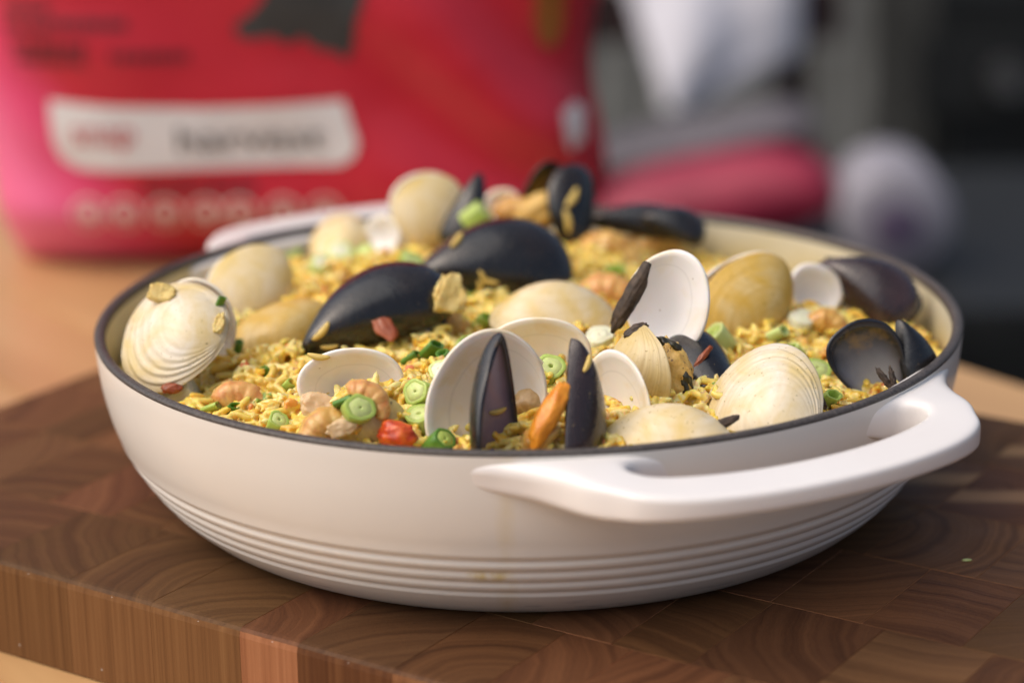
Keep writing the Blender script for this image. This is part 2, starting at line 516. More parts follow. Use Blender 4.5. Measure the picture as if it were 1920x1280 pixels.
def lathe(name, prof, seg=SEG):
    a = np.linspace(0, 2 * PI, seg, endpoint=False)
    P = np.zeros((len(prof), seg, 3))
    for i, (r, z) in enumerate(prof):
        P[i, :, 0] = max(r, 1e-5) * np.cos(a)
        P[i, :, 1] = max(r, 1e-5) * np.sin(a)
        P[i, :, 2] = z
    return from_grid(name, P)
body = mesh_obj('pan_body', lathe('pan_body', prof_out), M_enamel, pan)
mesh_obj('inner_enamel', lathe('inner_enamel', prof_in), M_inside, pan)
rim_prof = [(.1496, .0633), (.1499, .0640), (.1496, .0646), (.1487, .0650), (.1474, .0650), (.1464, .0644), (.1460, .0632), (.1462, .0619)]
mesh_obj('rim', lathe('rim', rim_prof, 200), M_rim, pan)

def catmull(pts, n):
    pts = np.array(pts, float)
    m = len(pts)
    out = []
    for i in range(n):
        t = i / n * m
        k = int(t)
        f = t - k
        p0, p1, p2, p3 = (pts[(k + j - 1) % m] for j in range(4))
        out.append(.5 * ((2 * p1) + (-p0 + p2) * f + (2 * p0 - 5 * p1 + 4 * p2 - p3) * f * f + (-p0 + 3 * p1 - 3 * p2 + p3) * f ** 3))
    return np.array(out)
def handle_mesh():
    # (angle, outer radius, hole angle, hole radius, top z, thickness)
    half = [(0, .1852, 0, .1675, .0602, .0088), (8, .1850, 6.6, .1673, .0602, .0088), (15, .1838, 13.2, .1664, .0604, .0094), (19.5, .1800, 17.2, .1648, .0607, .0106),
            (22.3, .1738, 19.0, .1620, .0611, .0120), (24.6, .1685, 19.7, .1588, .0615, .0132), (27.0, .1608, 19.4, .1552, .0618, .0145), (29.8, .1552, 18.4, .1520, .0619, .0146),
            (33.2, .1516, 16.2, .1503, .0619, .0140), (37.5, .1489, 14, .1490, .0616, .012), (35, .1440, 11, .1480, .0614, .011), (22, .1425, 7, .1478, .061, .012), (9, .1425, 3, .1478, .061, .012)]
    ctl = half + [(-a, b, -c_, d, e, f) for a, b, c_, d, e, f in half[:0:-1]]
    n = 150
    cv = catmull(ctl, n)
    m = 44
    P = np.zeros((n, m, 3))
    for i in range(n):
        a, ro, ha, rh, zt, th = cv[i]
        A = np.array([rh * math.cos(R_(ha)), rh * math.sin(R_(ha))])
        B = np.array([ro * math.cos(R_(a)), ro * math.sin(R_(a))])
        mid, hv = (A + B) / 2, (B - A) / 2
        for j in range(m):
            q = 2 * PI * j / m
            bl = max(0, min(1, (abs(a) - 23) / 7)) if ro > .1485 else 0
            e = .30 + .18 * bl
            cx = math.copysign(abs(math.cos(q)) ** e, math.cos(q))
            cz = math.copysign(abs(math.sin(q)) ** e, math.sin(q))
            xy = mid + hv * cx
            zz = zt - th / 2 + cz * th / 2
            if bl and cx > 0:
                xy = xy * (1 - (.1497 - r_of(max(.0315, zz))) * bl * min(1, cx * 1.25) / np.hypot(*xy))
            P[i, j] = (xy[0], xy[1], zt + .0009 - th / 2 + cz * th / 2 - (.0003 * (1 + cx) if cz > 0 else -.0007 * (1 + cx)))
    P = np.concatenate([P, P[:1]], 0)
    me = from_grid('handle', P)
    bm = bmesh.new(); bm.from_mesh(me)
    bmesh.ops.remove_doubles(bm, verts=bm.verts, dist=1e-6)
    bmesh.ops.recalc_face_normals(bm, faces=bm.faces)
    bm.to_mesh(me); bm.free()
    return me
hm = handle_mesh()
hm.materials.append(M_enamel_h)
for ang in (-60.0, 114.0):
    o = bpy.data.objects.new('handle', hm)
    link(o, pan)
    o.rotation_euler.z = R_(ang)

# ------------------------------------------------------------------ rice
def bed(x, y):
    r = math.hypot(x, y) / .14
    z = .0500 + .0115 * max(0, 1 - r * r) - .009 * math.exp(-((x + .128) ** 2 + (y + .045) ** 2) / .0004) - .004 * math.exp(-((x - .1) ** 2 + (y - .11) ** 2) / .004) + .006 * max(0, min(1, (-y - .02) / .08)) * max(0, 1 - r ** 6)
    z += .0060 * math.exp(-((x + .065) ** 2 + (y - .06) ** 2) / .0016)
    z += .0040 * math.exp(-((x + .045) ** 2 + (y + .085) ** 2) / .0016)
    z += .0050 * math.exp(-((x - .09) ** 2 + (y - .0) ** 2) / .0007)
    z += .0075 * math.exp(-((x - .0) ** 2 + (y - .09) ** 2) / .0014)
    z += .0055 * math.exp(-((x + .050) ** 2 + (y + .098) ** 2) / .00028) + .0030 * math.exp(-((x - .012) ** 2 + (y + .118) ** 2) / .0003)
    z += .0040 * math.exp(-((x + .088) ** 2 + (y + .050) ** 2) / .0005)
    z += .0060 * noise.noise(Vector((x * 55, y * 55, 1.3))) + .0016 * noise.noise(Vector((x * 120, y * 120, 4.3)))
    return z
def rice_mesh():
    npr = np.random.RandomState(5)
    # bed under the grains
    nr_, na = 40, 90
    V, F, col = [], [], []
    for i in range(nr_ + 1):
        r = .1455 * i / nr_
        for j in range(na):
            a = 2 * PI * j / na
            x, y = r * math.cos(a), r * math.sin(a)
            rr = min(r, .1415)
            V.append((x * (rr / r if r else 1), y * (rr / r if r else 1), bed(x, y) - .0022))
            col.append((.78, .55, .09))
    for i in range(nr_):
        for j in range(na):
            k = (j + 1) % na
            a, b, c_, d = i * na + j, i * na + k, (i + 1) * na + k, (i + 1) * na + j
            F += [(a, d, c_), (a, c_, b)]
    # close the bed underneath so that it is a solid
    for j in range(na):
        V.append((.1 * math.cos(2 * PI * j / na), .1 * math.sin(2 * PI * j / na), .030)); col.append((.8, .5, .1))
    V.append((0, 0, .030)); col.append((.8, .5, .1))
    L = nr_ * na; Bq = (nr_ + 1) * na
    for j in range(na):
        k = (j + 1) % na
        F += [(L + j, L + k, Bq + k), (L + j, Bq + k, Bq + j), (Bq + j, Bq + k, Bq + na)]
    V = np.array(V); F = np.array(F)[:, ::-1]; col = np.array(col)
    nb = len(V)
    sg, rg = 7, 5
    tv = [(-1, 0, 0)]
    for i in range(1, rg):
        t = -1 + 2 * i / rg
        rad = (1 - abs(t) ** 2.7) ** .5
        for j in range(sg):
            q = 2 * PI * j / sg
            tv.append((t, rad * math.cos(q), rad * math.sin(q)))
    tv.append((1, 0, 0))
    tv = np.array(tv)
    tf = []
    for j in range(sg):
        tf.append((0, 1 + (j + 1) % sg, 1 + j))
        L = 1 + (rg - 2) * sg
        tf.append((L + j, L + (j + 1) % sg, len(tv) - 1))
        for i in range(rg - 2):
            a = 1 + i * sg
            tf += [(a + j, a + (j + 1) % sg, a + sg + (j + 1) % sg), (a + j, a + sg + (j + 1) % sg, a + sg + j)]
    tf = np.array(tf)
    n = 10500
    allV, allF, allC = [V], [F], [col]
    base = len(V)
    pal = np.array([(.86, .64, .13), (.87, .69, .19), (.90, .76, .32), (.86, .60, .09), (.89, .71, .23), (.82, .52, .07), (.84, .66, .15)])
    for i in range(n):
        r = .1412 * math.sqrt(npr.rand())
        a = npr.rand() * 2 * PI
        x, y = r * math.cos(a), r * math.sin(a)
        if y > 0 and npr.rand() < .25: continue
        ln = npr.uniform(.0034, .0046)
        wd = npr.uniform(.00108, .00132)
        yaw, pitch, roll = npr.rand() * 2 * PI, npr.normal(0, .34), npr.rand() * 6.3
        bend = npr.uniform(-.25, .25)
        t = tv.copy()
        p = np.stack([t[:, 0] * ln, t[:, 1] * wd * npr.uniform(.9, 1.15) + bend * ln * (t[:, 0] ** 2 - .4), t[:, 2] * wd], 1)
        p[:, 1:] += npr.normal(0, .00006, (len(p), 2))
        c1, s1 = math.cos(roll), math.sin(roll)
        p = p @ np.array([[1, 0, 0], [0, c1, s1], [0, -s1, c1]])
        pitch = max(-.9, min(.9, pitch)); c1, s1 = math.cos(pitch), math.sin(pitch)
        p = p @ np.array([[c1, 0, s1], [0, 1, 0], [-s1, 0, c1]])
        c1, s1 = math.cos(yaw), math.sin(yaw)
        p = p @ np.array([[c1, s1, 0], [-s1, c1, 0], [0, 0, 1]])
        z = bed(x, y) + npr.uniform(-.0028, .0018) + (.0012 if npr.rand() < .08 else 0)
        p += (x, y, z)
        rr = np.hypot(p[:, 0], p[:, 1])
        lim = .1445
        k = np.where(rr > lim, lim / rr, 1)
        p[:, 0] *= k; p[:, 1] *= k
        allV.append(p); allF.append(tf + base); base += len(p)
        patch = noise.noise(Vector((x * 30, y * 30, 9))) * .5 + .5
        cc = pal[npr.randint(len(pal))] * (.70 + .40 * patch) * npr.uniform(.88, 1.1)
        allC.append(np.repeat(cc[None], len(p), 0))
    # chopped golden and brown bits cooked into the rice
    brown = np.array([(.62, .30, .06), (.50, .20, .05), (.70, .40, .10), (.55, .14, .04), (.66, .46, .20), (.16, .30, .04)])
    for i in range(800):
        r = .138 * math.sqrt(npr.rand())
        a = npr.rand() * 2 * PI
        x, y = r * math.cos(a), r * math.sin(a)
        p = tv * (npr.uniform(.0014, .0034), npr.uniform(.0011, .0022), npr.uniform(.0009, .0016))
        p *= 1 + npr.normal(0, .13, (len(p), 1))
        q = npr.normal(0, 1, (3, 3)); q, _ = np.linalg.qr(q)
        if np.linalg.det(q) < 0: q[:, 0] *= -1
        p = p @ q + (x, y, bed(x, y) + npr.uniform(-.001, .0012))
        allV.append(p); allF.append(tf + base); base += len(p)
        allC.append(np.repeat((brown[npr.randint(6)] * npr.uniform(.8, 1.15))[None], len(p), 0))
    V = np.concatenate(allV); F = np.concatenate(allF); col = np.clip(np.concatenate(allC), 0, 1)
    me = bpy.data.meshes.new('saffron_rice')
    me.vertices.add(len(V)); me.vertices.foreach_set('co', V.ravel())
    me.loops.add(len(F) * 3); me.loops.foreach_set('vertex_index', F.ravel())
    me.polygons.add(len(F)); me.polygons.foreach_set('loop_start', np.arange(len(F)) * 3)
    me.update(calc_edges=True)
    tmp = bpy.data.objects.new('saffron_rice', me)
    C.objects.link(tmp)
    md = tmp.modifiers.new('fuse', 'REMESH')
    md.mode = 'VOXEL'; md.voxel_size = .00042
    sm = tmp.modifiers.new('soften', 'SMOOTH')
    sm.factor = .5; sm.iterations = 2
    out = bpy.data.meshes.new_from_object(tmp.evaluated_get(bpy.context.evaluated_depsgraph_get()))
    bpy.data.objects.remove(tmp)
    out.name = 'saffron_rice'
    nv = len(out.vertices)
    co = np.empty(nv * 3); out.vertices.foreach_get('co', co); co = co.reshape(-1, 3)
    # colour of the nearest grain
    kd_src = V[nb:][::3]; kc = col[nb:][::3]
    kd = KDTree(len(kd_src))
    for i, p in enumerate(kd_src.tolist()): kd.insert(p, i)
    kd.balance()
    idx = np.array([kd.find(p)[1] for p in co.tolist()])
    cc = kc[idx]
    out.polygons.foreach_set('use_smooth', np.ones(len(out.polygons), bool))
    at = out.color_attributes.new('tint', 'FLOAT_COLOR', 'POINT')
    at.data.foreach_set('color', np.concatenate([cc, np.ones((nv, 1))], 1).ravel())
    print('rice verts', nv)
    return out
rice = mesh_obj('saffron_rice', rice_mesh(), M_rice)
tag(rice, 'bed of yellow saffron rice filling the white pan', 'rice', kind='stuff')

# ------------------------------------------------------------------ shells
def clam_outline(v, hw):
    sx = .5 * math.cos(v) * (1 - .14 * math.sin(v)) + .03 * math.sin(v)
    sy = .5 * hw * math.sin(v)
    return sx, sy
def valve_mesh(kind, L, D, hw, ridges, seed, thick=.0013):
    nv = 72
    ng = 44 if ridges else 26
    rs = random.Random(seed)
    ph = rs.uniform(0, 100)
    if kind == 'clam':
        U = (rs.uniform(.04, .10), .5 * hw * .955)
        O = [clam_outline(2 * PI * j / nv, hw) for j in range(nv)]
        def height(x, y):
            yy = y / (.5 * hw)
            xx = (x - .03 * yy) / (.5 * (1 - .14 * max(-1, min(1, yy))))
            q = max(0, 1 - xx * xx - yy * yy)
            return D * 1.08 * q ** .84 * (1 + .34 * yy)
    else:
        def hh(s):
            return s ** .80 * max(0, 1 - s) ** .42 * 2.12 * .5 * hw
        O = []
        for j in range(nv):
            v = 2 * PI * j / nv
            s_ = (1 - math.cos(v)) / 2          # 0 at the tip, 1 at the round end
            sgn = 1 if math.sin(v) >= 0 else -1
            O.append((sgn * hh(s_) * (1.08 if sgn > 0 else .82) + .06 * math.sin(PI * s_) - .03, .5 - s_))
        U = (-.02, .485)
        def height(x, y):
            s_ = max(0, min(1, .5 - y))
            hN = hh(s_)
            xc = x - .06 * math.sin(PI * s_) + .03
            q = xc / (hN * (1.08 if xc > 0 else .82) + 1e-6)
            return D * 1.75 * s_ ** .42 * max(0, 1 - s_) ** .5 * max(0, 1 - q * q) ** .6
    V, UV, F, MI = [], [], [], []
    nrng = max(7, int(ridges and 13))
    for i in range(ng + 1):
        g = (i / ng)
        g = .02 + .98 * (1 - (1 - g) ** 1.25)
        for j in range(nv):
            wob = 1 + .012 * noise.noise(Vector((math.cos(2 * PI * j / nv) * 2, math.sin(2 * PI * j / nv) * 2, ph)))
            x = U[0] + g * (O[j][0] * wob - U[0])
            y = U[1] + g * (O[j][1] * wob - U[1])
            z = height(x, y)
            if ridges:
                q = (g ** .8 * nrng + .25 * noise.noise(Vector((x * 4, y * 4, ph)))) % 1
                am = ridges * max(0, min(1, (g - .45) / .4))
                z += am * (q - .5) * min(1, z / D * 3) * .35
                k = 1 + am * .7 * (q - .5)
                x, y = x * k, y * k
            z += .012 * D * noise.noise(Vector((x * 6, y * 6, ph + 5)))
            V.append((x * L, y * L, max(0, z) * L)); UV.append((g, j / nv)); 
    for i in range(ng):
        for j in range(nv):
            k = (j + 1) % nv
            F.append((i * nv + j, (i + 1) * nv + j, (i + 1) * nv + k, i * nv + k)); MI.append(0)
    b0 = len(V)
    ni = 14
    cx = sum(o[0] for o in O) / nv; cy = sum(o[1] for o in O) / nv
    tk = thick / L
    for i in range(ni + 1):
        g = 1 - i / ni * .98
        for j in range(nv):
            wob = 1 + .012 * noise.noise(Vector((math.cos(2 * PI * j / nv) * 2, math.sin(2 * PI * j / nv) * 2, ph)))
            x = U[0] + g * (O[j][0] * wob - U[0])
            y = U[1] + g * (O[j][1] * wob - U[1])
            x = cx + (x - cx) * (1 - tk * 1.6)
            y = cy + (y - cy) * (1 - tk * 1.6)
            if i == 0: z = -tk * .25
            else:
                z = max(-tk * .25, height(x, y) - tk * 1.1)
            V.append((x * L, y * L, z * L)); UV.append((g, j / nv))
    for j in range(nv):
        k = (j + 1) % nv
        F.append((ng * nv + j, b0 + j, b0 + k, ng * nv + k)); MI.append(1)
    for i in range(ni):
        for j in range(nv):
            k = (j + 1) % nv
            F.append((b0 + i * nv + j, b0 + (i + 1) * nv + j, b0 + (i + 1) * nv + k, b0 + i * nv + k)); MI.append(1)
    me = bpy.data.meshes.new('shell_half')
    me.from_pydata(V, [], F)
    uvl = me.uv_layers.new(name='UVMap')
    li = np.empty(len(me.loops), np.int32)
    me.loops.foreach_get('vertex_index', li)
    uvl.data.foreach_set('uv', np.array(UV)[li].ravel())
    me.polygons.foreach_set('material_index', MI)
    me.polygons.foreach_set('use_smooth', [True] * len(F))
    return me
def lump(rad, seed, amp=.25, freq=2.2, sub=4, bend=0, tail=0):
    """irregular soft lump: axes rad, noise relief, optional bend along x and taper"""
    bm = bmesh.new()
    bmesh.ops.create_icosphere(bm, subdivisions=sub, radius=1)
    for v in bm.verts:
        p = v.co.copy()
        k = 1 + amp * noise.noise(p * freq + Vector((seed * 3.1, 0, 0))) + amp * .45 * noise.noise(p * freq * 2.3 + Vector((0, seed * 2.7, 0))) + amp * .2 * noise.noise(p * freq * 5 + Vector((0, 0, seed * 1.7)))
        p *= k
        if tail: 
            q = 1 - tail * (p.x * .5 + .5)
            p.y *= q; p.z *= q
        p = Vector((p.x * rad[0], p.y * rad[1], p.z * rad[2]))
        if bend: p.z += bend * (p.x / rad[0]) ** 2 * rad[0]
        v.co = p
    return from_bm(bm, 'lump')
CLAM_G, MUS_G = 'clams in the seafood rice', 'mussels in the seafood rice'
SHELLS = []
seedc = [100]
def shell(name, label, group, valves, kind='clam', extras=()):
    v0 = valves[0]
    loc = at_y(v0[0], v0[1], v0[2])
    t = thing(name, label, name, loc, group)
    for v in valves:
        px, py, y, n, h, L = v[:6]
        opt = v[6] if len(v) > 6 else {}
        seedc[0] += 1
        if kind == 'clam':
            D, hw, rid = opt.get('D', .22), opt.get('hw', .82), opt.get('ridge', 0)
            mo, mi_ = opt.get('mo', M_clam_cream), opt.get('mi', M_clam_in)
        else:
            D, hw, rid = opt.get('D', .19), opt.get('hw', .52), 0
            mo, mi_ = opt.get('mo', M_mus), opt.get('mi', M_mus_in)
        me = valve_mesh(kind, L, D, hw, rid, seedc[0])
        fm = frame(at_y(px, py, y), view_vec(n), view_vec(h))
        o = mesh_obj('shell_half', me, [mo, mi_], t, fm)
        SHELLS.append((o, fm))
    for e in extras:
        nm, px, py, y, me, m, n, h = e
        mesh_obj(nm, me, m, t, frame(at_y(px, py, y), view_vec(n), view_vec(h)))
    return t

W_ = dict(mo=M_clam_white, ridge=.045)
shell('clam', 'ridged white clam shell against the left wall of the pan with a crumb on top', CLAM_G, [
    (328, 630, -.048, (-.40, .52, .76), (1, -.02, .0), .0430, dict(mo=M_clam_white, ridge=.055, D=.20, hw=.94)),
    (362, 618, -.030, (.15, .25, -.95), (.9, -.3, 0), .036, dict(mo=M_clam_white))])
shell('clam', 'pale clam shell leaning by the left pan wall behind the ridged white one', CLAM_G, [
    (474, 536, .030, (.30, .25, .92), (.5, -.85, 0), .033, dict(mo=M_clam_cream, D=.15, hw=.88)),
    (464, 530, .036, (-.5, .1, -.86), (.5, -.85, 0), .032, dict(mo=M_clam_white, hw=.8))])
shell('clam', 'smooth yellow clam shell half buried in rice beside the long black mussel tip', CLAM_G, [
    (525, 625, -.010, (-.05, .62, .78), (.35, -.8, 0), .037, dict(mo=M_clam_yellow, D=.22, hw=.72))])
shell('clam', 'open clam with a white inside heaped with shrimp and a scallion ring', CLAM_G, [
    (660, 728, -.088, (-.05, .35, -.93), (.15, -.95, 0), .0335, dict(D=.17, mi=M_clam_in_white)),
    (690, 800, -.112, (.25, -.45, .85), (.35, .85, 0), .028, dict(mo=M_clam_striped))], extras=[
    ('ligament', 738, 752, -.095, lump((.0065, .0009, .0012), 3, .2), M_lig, (0, .2, .9), (-.9, .45, 0))])
shell('clam', 'long smooth cream clam lying in front of the big black mussel', CLAM_G, [
    (1035, 590, -.012, (.03, .78, .62), (-.1, .5, -.8), .0435, dict(D=.20, hw=.70))])
shell('clam', 'open clam whose white inside stands behind the small green scallion ring', CLAM_G, [
    (1010, 672, -.066, (.05, .32, -.94), (.1, -.95, 0), .0345, dict(mi=M_clam_in, D=.17)),
    (968, 722, -.088, (-.55, .10, -.83), (-.3, -.9, 0), .028, dict(mo=M_clam_cream))], extras=[
    ('meat', 993, 762, -.100, lump((.0085, .0068, .0068), 11, .22, 1.6), M_meat_tan, (0, .3, .9), (.4, .9, 0))])
shell('clam', 'big upright clam half with cream inside, left of the standing mussel', CLAM_G, [
    (915, 750, -.112, (-.32, .12, -.94), (.9, -.35, 0), .0440, dict(D=.18, hw=.86))])
shell('clam', 'tilted clam half with thick yellow lip, right of the standing mussel', CLAM_G, [
    (1150, 760, -.104, (.62, -.12, -.76), (-.9, -.35, 0), .0345, dict(mo=M_clam_yellow, hw=.78))])
shell('clam', 'tall open clam standing upright showing its broad white inside', CLAM_G, [
    (1250, 568, -.058, (.50, .10, -.86), (-.97, .08, 0), .0350, dict(mi=M_clam_in_white, D=.14, hw=.88)),
    (1206, 702, -.080, (-.90, -.10, .42), (-.33, .94, 0), .0365, dict(mo=M_clam_striped, D=.24, ridge=.015, hw=.86))], extras=[
    ('ligament', 1183, 556, -.060, lump((.0128, .0030, .0024), 6, .2), M_lig, (-.5, 0, .85), (-.88, .47, 0)),
    ('ligament', 1192, 622, -.078, lump((.0042, .0022, .0026), 8, .25), M_lig, (0, .2, .9), (-.5, .85, 0)),
    ('meat', 1262, 692, -.082, lump((.0100, .0058, .0050), 21, .25), M_meat_gold, (.2, .2, .95), (.9, .40, 0)),
    ('mantle', 1279, 705, -.0845, lump((.0058, .0026, .0030), 23, .3), M_mantle, (.2, .2, .95), (.95, .3, 0)),
    ('mantle', 1255, 648, -.080, lump((.0050, .0020, .0026), 27, .3), M_mantle, (.2, .2, .95), (.45, .88, 0))])
shell('clam', 'closed yellow clam tilted behind the tall open one', CLAM_G, [
    (1402, 570, -.010, (.36, .06, .93), (.55, -.82, 0), .0405, dict(mo=M_clam_yellow, D=.18, hw=.76, ridge=.012)),
    (1388, 560, -.004, (-.25, .15, -.95), (.55, -.82, 0), .0400, dict(mo=M_clam_cream, D=.26, hw=.72))])
shell('clam', 'small pure white clam half in front of the brown mussel', CLAM_G, [
    (1530, 545, .012, (-.28, .1, -.95), (-.35, -.9, 0), .0215, dict(mi=M_clam_in_white, hw=.86, D=.15))])
shell('clam', 'big ridged cream clam by the right pan wall above the front handle', CLAM_G, [
    (1430, 772, -.100, (-.42, .46, .78), (.80, -.60, 0), .0450, dict(mo=M_clam_white, ridge=.04, D=.20, hw=.90)),
    (1436, 762, -.090, (.3, -.1, -.95), (.85, -.50, 0), .036, dict(mo=M_clam_white))], extras=[
    ('ligament', 1528, 742, -.100, lump((.0055, .0016, .0022), 31, .25), M_lig, (.3, .2, .9), (.75, .65, 0))])
shell('clam', 'flat cream clam lying at the front rim with a dark tip', CLAM_G, [
    (1258, 818, -.120, (-.08, .80, .60), (.35, .45, -.8), .0395, dict(D=.19, hw=.66))], extras=[
    ('ligament', 1350, 796, -.119, lump((.0075, .0018, .0012), 36, .2), M_lig, (0, .8, .6), (-.35, .9, 0))])
shell('clam', 'pale rounded clam sticking up from the rice near the back rim', CLAM_G, [
    (806, 396, .100, (.30, .1, .95), (.25, -.95, 0), .030, dict(mo=M_clam_cream, hw=.95, D=.17)),
    (800, 390, .106, (-.4, .05, -.9), (.25, -.95, 0), .030, dict(mo=M_clam_white, hw=.95))])
shell('clam', 'low pale clam shell at the back rim under the rear handle', CLAM_G, [
    (640, 450, .105, (-.1, .70, .70), (.9, -.3, 0), .030, dict(mo=M_clam_cream))])
shell('clam', 'narrow white clam half edge on near the back rim', CLAM_G, [
    (717, 440, .098, (.62, .1, -.78), (.2, -.95, 0), .0185, dict(mi=M_clam_in_white))])
shell('clam', 'tiny white clam half between the mussels at the back', CLAM_G, [
    (942, 380, .112, (.1, .3, -.95), (.2, -.95, 0), .0140, dict(mi=M_clam_in_white))])

shell('mussel', 'long closed black mussel with a red brown strip on its shell', MUS_G, [
    (704, 596, -.026, (.05, .50, .86), (-.87, -.49, .05), .0580, dict(D=.20, hw=.56)),
    (706, 605, -.020, (-.05, -.55, -.83), (-.89, -.44, .05), .053, dict(D=.17, hw=.48))], 'mussel')
shell('mussel', 'broad black mussel dome in the middle of the pan', MUS_G, [
    (922, 515, .036, (.08, .34, .93), (-.95, .05, .30), .0600, dict(D=.24, hw=.66)),
    (928, 528, .043, (-.1, -.40, -.90), (-.95, .05, .30), .0540, dict(D=.18, hw=.58))], 'mussel')
shell('mussel', 'open mussel standing on end with golden inside at the back', MUS_G, [
    (1078, 402, .098, (.62, .12, .78), (-.12, -1, 0), .040, dict(hw=.62)),
    (1005, 385, .108, (-.30, .25, -.92), (-.5, -.85, 0), .037, dict(hw=.6, mi=M_mus_in_gold, mo=M_mus_brown))], 'mussel', extras=[
    ('meat', 1012, 392, .096, lump((.0095, .0060, .0055), 71, .3, 1.8), M_meat_gold, (0, .3, .95), (-.5, .85, 0))])
shell('mussel', 'dark mussel lying flat along the back rim', MUS_G, [
    (1205, 425, .118, (.05, .75, .66), (-1, .05, 0), .045, dict(hw=.45))], 'mussel')
shell('mussel', 'closed reddish brown mussel against the right pan wall', MUS_G, [
    (1622, 548, .018, (-.12, .42, .90), (-.75, .62, 0), .0400, dict(hw=.66, D=.26, mo=M_mus_brown)),
    (1630, 540, .026, (.12, -.42, -.90), (-.75, .62, 0), .0400, dict(hw=.66, D=.2, mo=M_mus_brown))], 'mussel')
shell('mussel', 'open mussel beside the right wall showing its grey blue inside', MUS_G, [
    (1632, 700, -.066, (-.30, .12, -.95), (.62, -.75, 0), .0370, dict(hw=.72)),
    (1712, 680, -.058, (.50, .20, .84), (-.30, .95, 0), .0300, dict(hw=.60))], 'mussel', extras=[
    ('byssus', 1660, 712, -.080, lump((.0045, .0010, .0010), 44, .5, 4), M_lig, (0, .1, 1), (.8, .6, 0)),
    ('byssus', 1674, 712, -.080, lump((.0040, .0009, .0009), 45, .5, 4), M_lig, (0, .1, 1), (.98, .2, 0))])
shell('mussel', 'small black mussel end at the back right behind the golden shrimp tails', MUS_G, [
    (1262, 425, .095, (.1, .5, .85), (-.9, .3, 0), .026, dict(hw=.66, D=.22))], 'mussel')
shell('mussel', 'black mussel wedged between the tall clam and the ridged clam', MUS_G, [
    (1330, 718, -.070, (-.05, .55, .83), (.45, -.85, .2), .0430, dict(hw=.66, D=.24))], 'mussel')
shell('mussel', 'grey black mussel shell leaning beside the rounded clam at the back', MUS_G, [
    (872, 392, .088, (-.45, .40, .80), (.35, .93, 0), .031, {})], 'mussel')
shell('mussel', 'open mussel standing point up at the front rim with orange meat', MUS_G, [
    (944, 788, -.126, (-.90, .02, -.43), (-.07, .99, .1), .0530, dict(hw=.56, D=.17, mi=M_mus_in_purple)),
    (1080, 792, -.122, (.92, .02, .39), (.10, .98, .1), .0510, dict(hw=.54, D=.17, mo=M_mus_brown))], 'mussel', extras=[
    ('meat', 1030, 778, -.128, lump((.0115, .0036, .0038), 51, .18, 1.5), M_meat_orange, (0, .2, .95), (-.86, .5, 0)),
    ('meat', 1012, 820, -.128, lump((.0065, .0040, .0040), 53, .22, 1.5), M_shrimp, (0, .2, .95), (-.5, .86, 0))])

# ------------------------------------------------------------------ small pieces dropped on the food: find the surface they rest on
bpy.context.view_layer.update()
trees = []
for o in [rice] + [x[0] for x in SHELLS]:
    mw = o.matrix_world
    vs = [mw @ v.co for v in o.data.vertices] if o is not rice else None
    if o is rice:
        co = np.empty(len(o.data.vertices) * 3); o.data.vertices.foreach_get('co', co)
        vs = co.reshape(-1, 3).tolist()
        n3 = len(o.data.loop_triangles) or (o.data.calc_loop_triangles() or len(o.data.loop_triangles))
        ix = np.empty(n3 * 3, np.int32); o.data.loop_triangles.foreach_get('vertices', ix)
        trees.append(BVHTree.FromPolygons(vs, ix.reshape(-1, 3).tolist(), all_triangles=True))
    else:
        trees.append(BVHTree.FromPolygons(vs, [p.vertices[:] for p in o.data.polygons]))
def hit(px, py):
    d = ray(px, py).normalized()
    best = None
    for t in trees:
        r = t.ray_cast(CAM_POS, d)
        if r[0] is not None and (best is None or r[3] < best[3]): best = r
    if best is None: return at_z(px, py, .055), Vector((0, 0, 1))
    n = best[1]
    if n.dot(d) > 0: n = -n
    return best[0], n
def drop(px, py, lift=0.0, rice_only=False):
    if rice_only:
        r = trees[0].ray_cast(CAM_POS, ray(px, py).normalized())
        p = r[0] if r[0] is not None else at_z(px, py, .055)
    else:
        p, n = hit(px, py)
    return p - ray(px, py).normalized() * lift

def tube_mesh(ro, ri, ln, skew, seed, seg=30, flat=.94):
    """hollow stalk slice, ends cut a little askew, axis = z"""
    P = []
    sect = [(ri, .01), (ri, .99), (ri + (ro - ri) * .1, 1.0), (ro * .985, 1.0), (ro, .985), (ro, .5), (ro, .015), (ro * .985, 0), (ri + (ro - ri) * .1, 0), (ri, .01)]
    A = np.zeros((len(sect), seg, 3))
    for i, (r, zz) in enumerate(sect):
        for j in range(seg):
            q = 2 * PI * j / seg
            k = 1 + .20 * noise.noise(Vector((math.cos(q) * 1.3, math.sin(q) * 1.3, seed)))
            A[i, j] = (r * k * math.cos(q), r * k * math.sin(q) * flat + .12 * flat * r * math.cos(2 * q) * (1 - flat), (zz - .5) * ln + skew * r * math.cos(q) * (1 if zz > .5 else .3))
    return from_grid('layer', A)
def scallion(px, py, ro, ln, axis, label, outer, inner, lift=.0012, hollow=.72, on_rice=False):
    p = drop(px, py, lift, on_rice)
    t = thing('scallion_slice', label, 'scallion', p, 'scallion slices on the rice')
    up = (0, 1, 0) if abs(axis[1]) < .9 else (1, 0, 0)
    fm = frame(p, view_vec(axis), view_vec(up))
    sk = rng.uniform(-.25, .25)
    seedc[0] += 1
    mesh_obj('outer_layer', tube_mesh(ro, ro * hollow, ln, sk, seedc[0], 30, .94 if inner else .5), outer, t, fm)
    if inner:
        mesh_obj('inner_layer', tube_mesh(ro * hollow * 1.01, ro * hollow * rng.uniform(.10, .42), ln * .99, sk, seedc[0]), inner, t, fm)
    return t
S = scallion
S(343, 742, .0048, .0095, (.85, .45, .3), 'pale cut scallion piece at the left rim below the ridged clam', M_sc_white, M_sc_white)
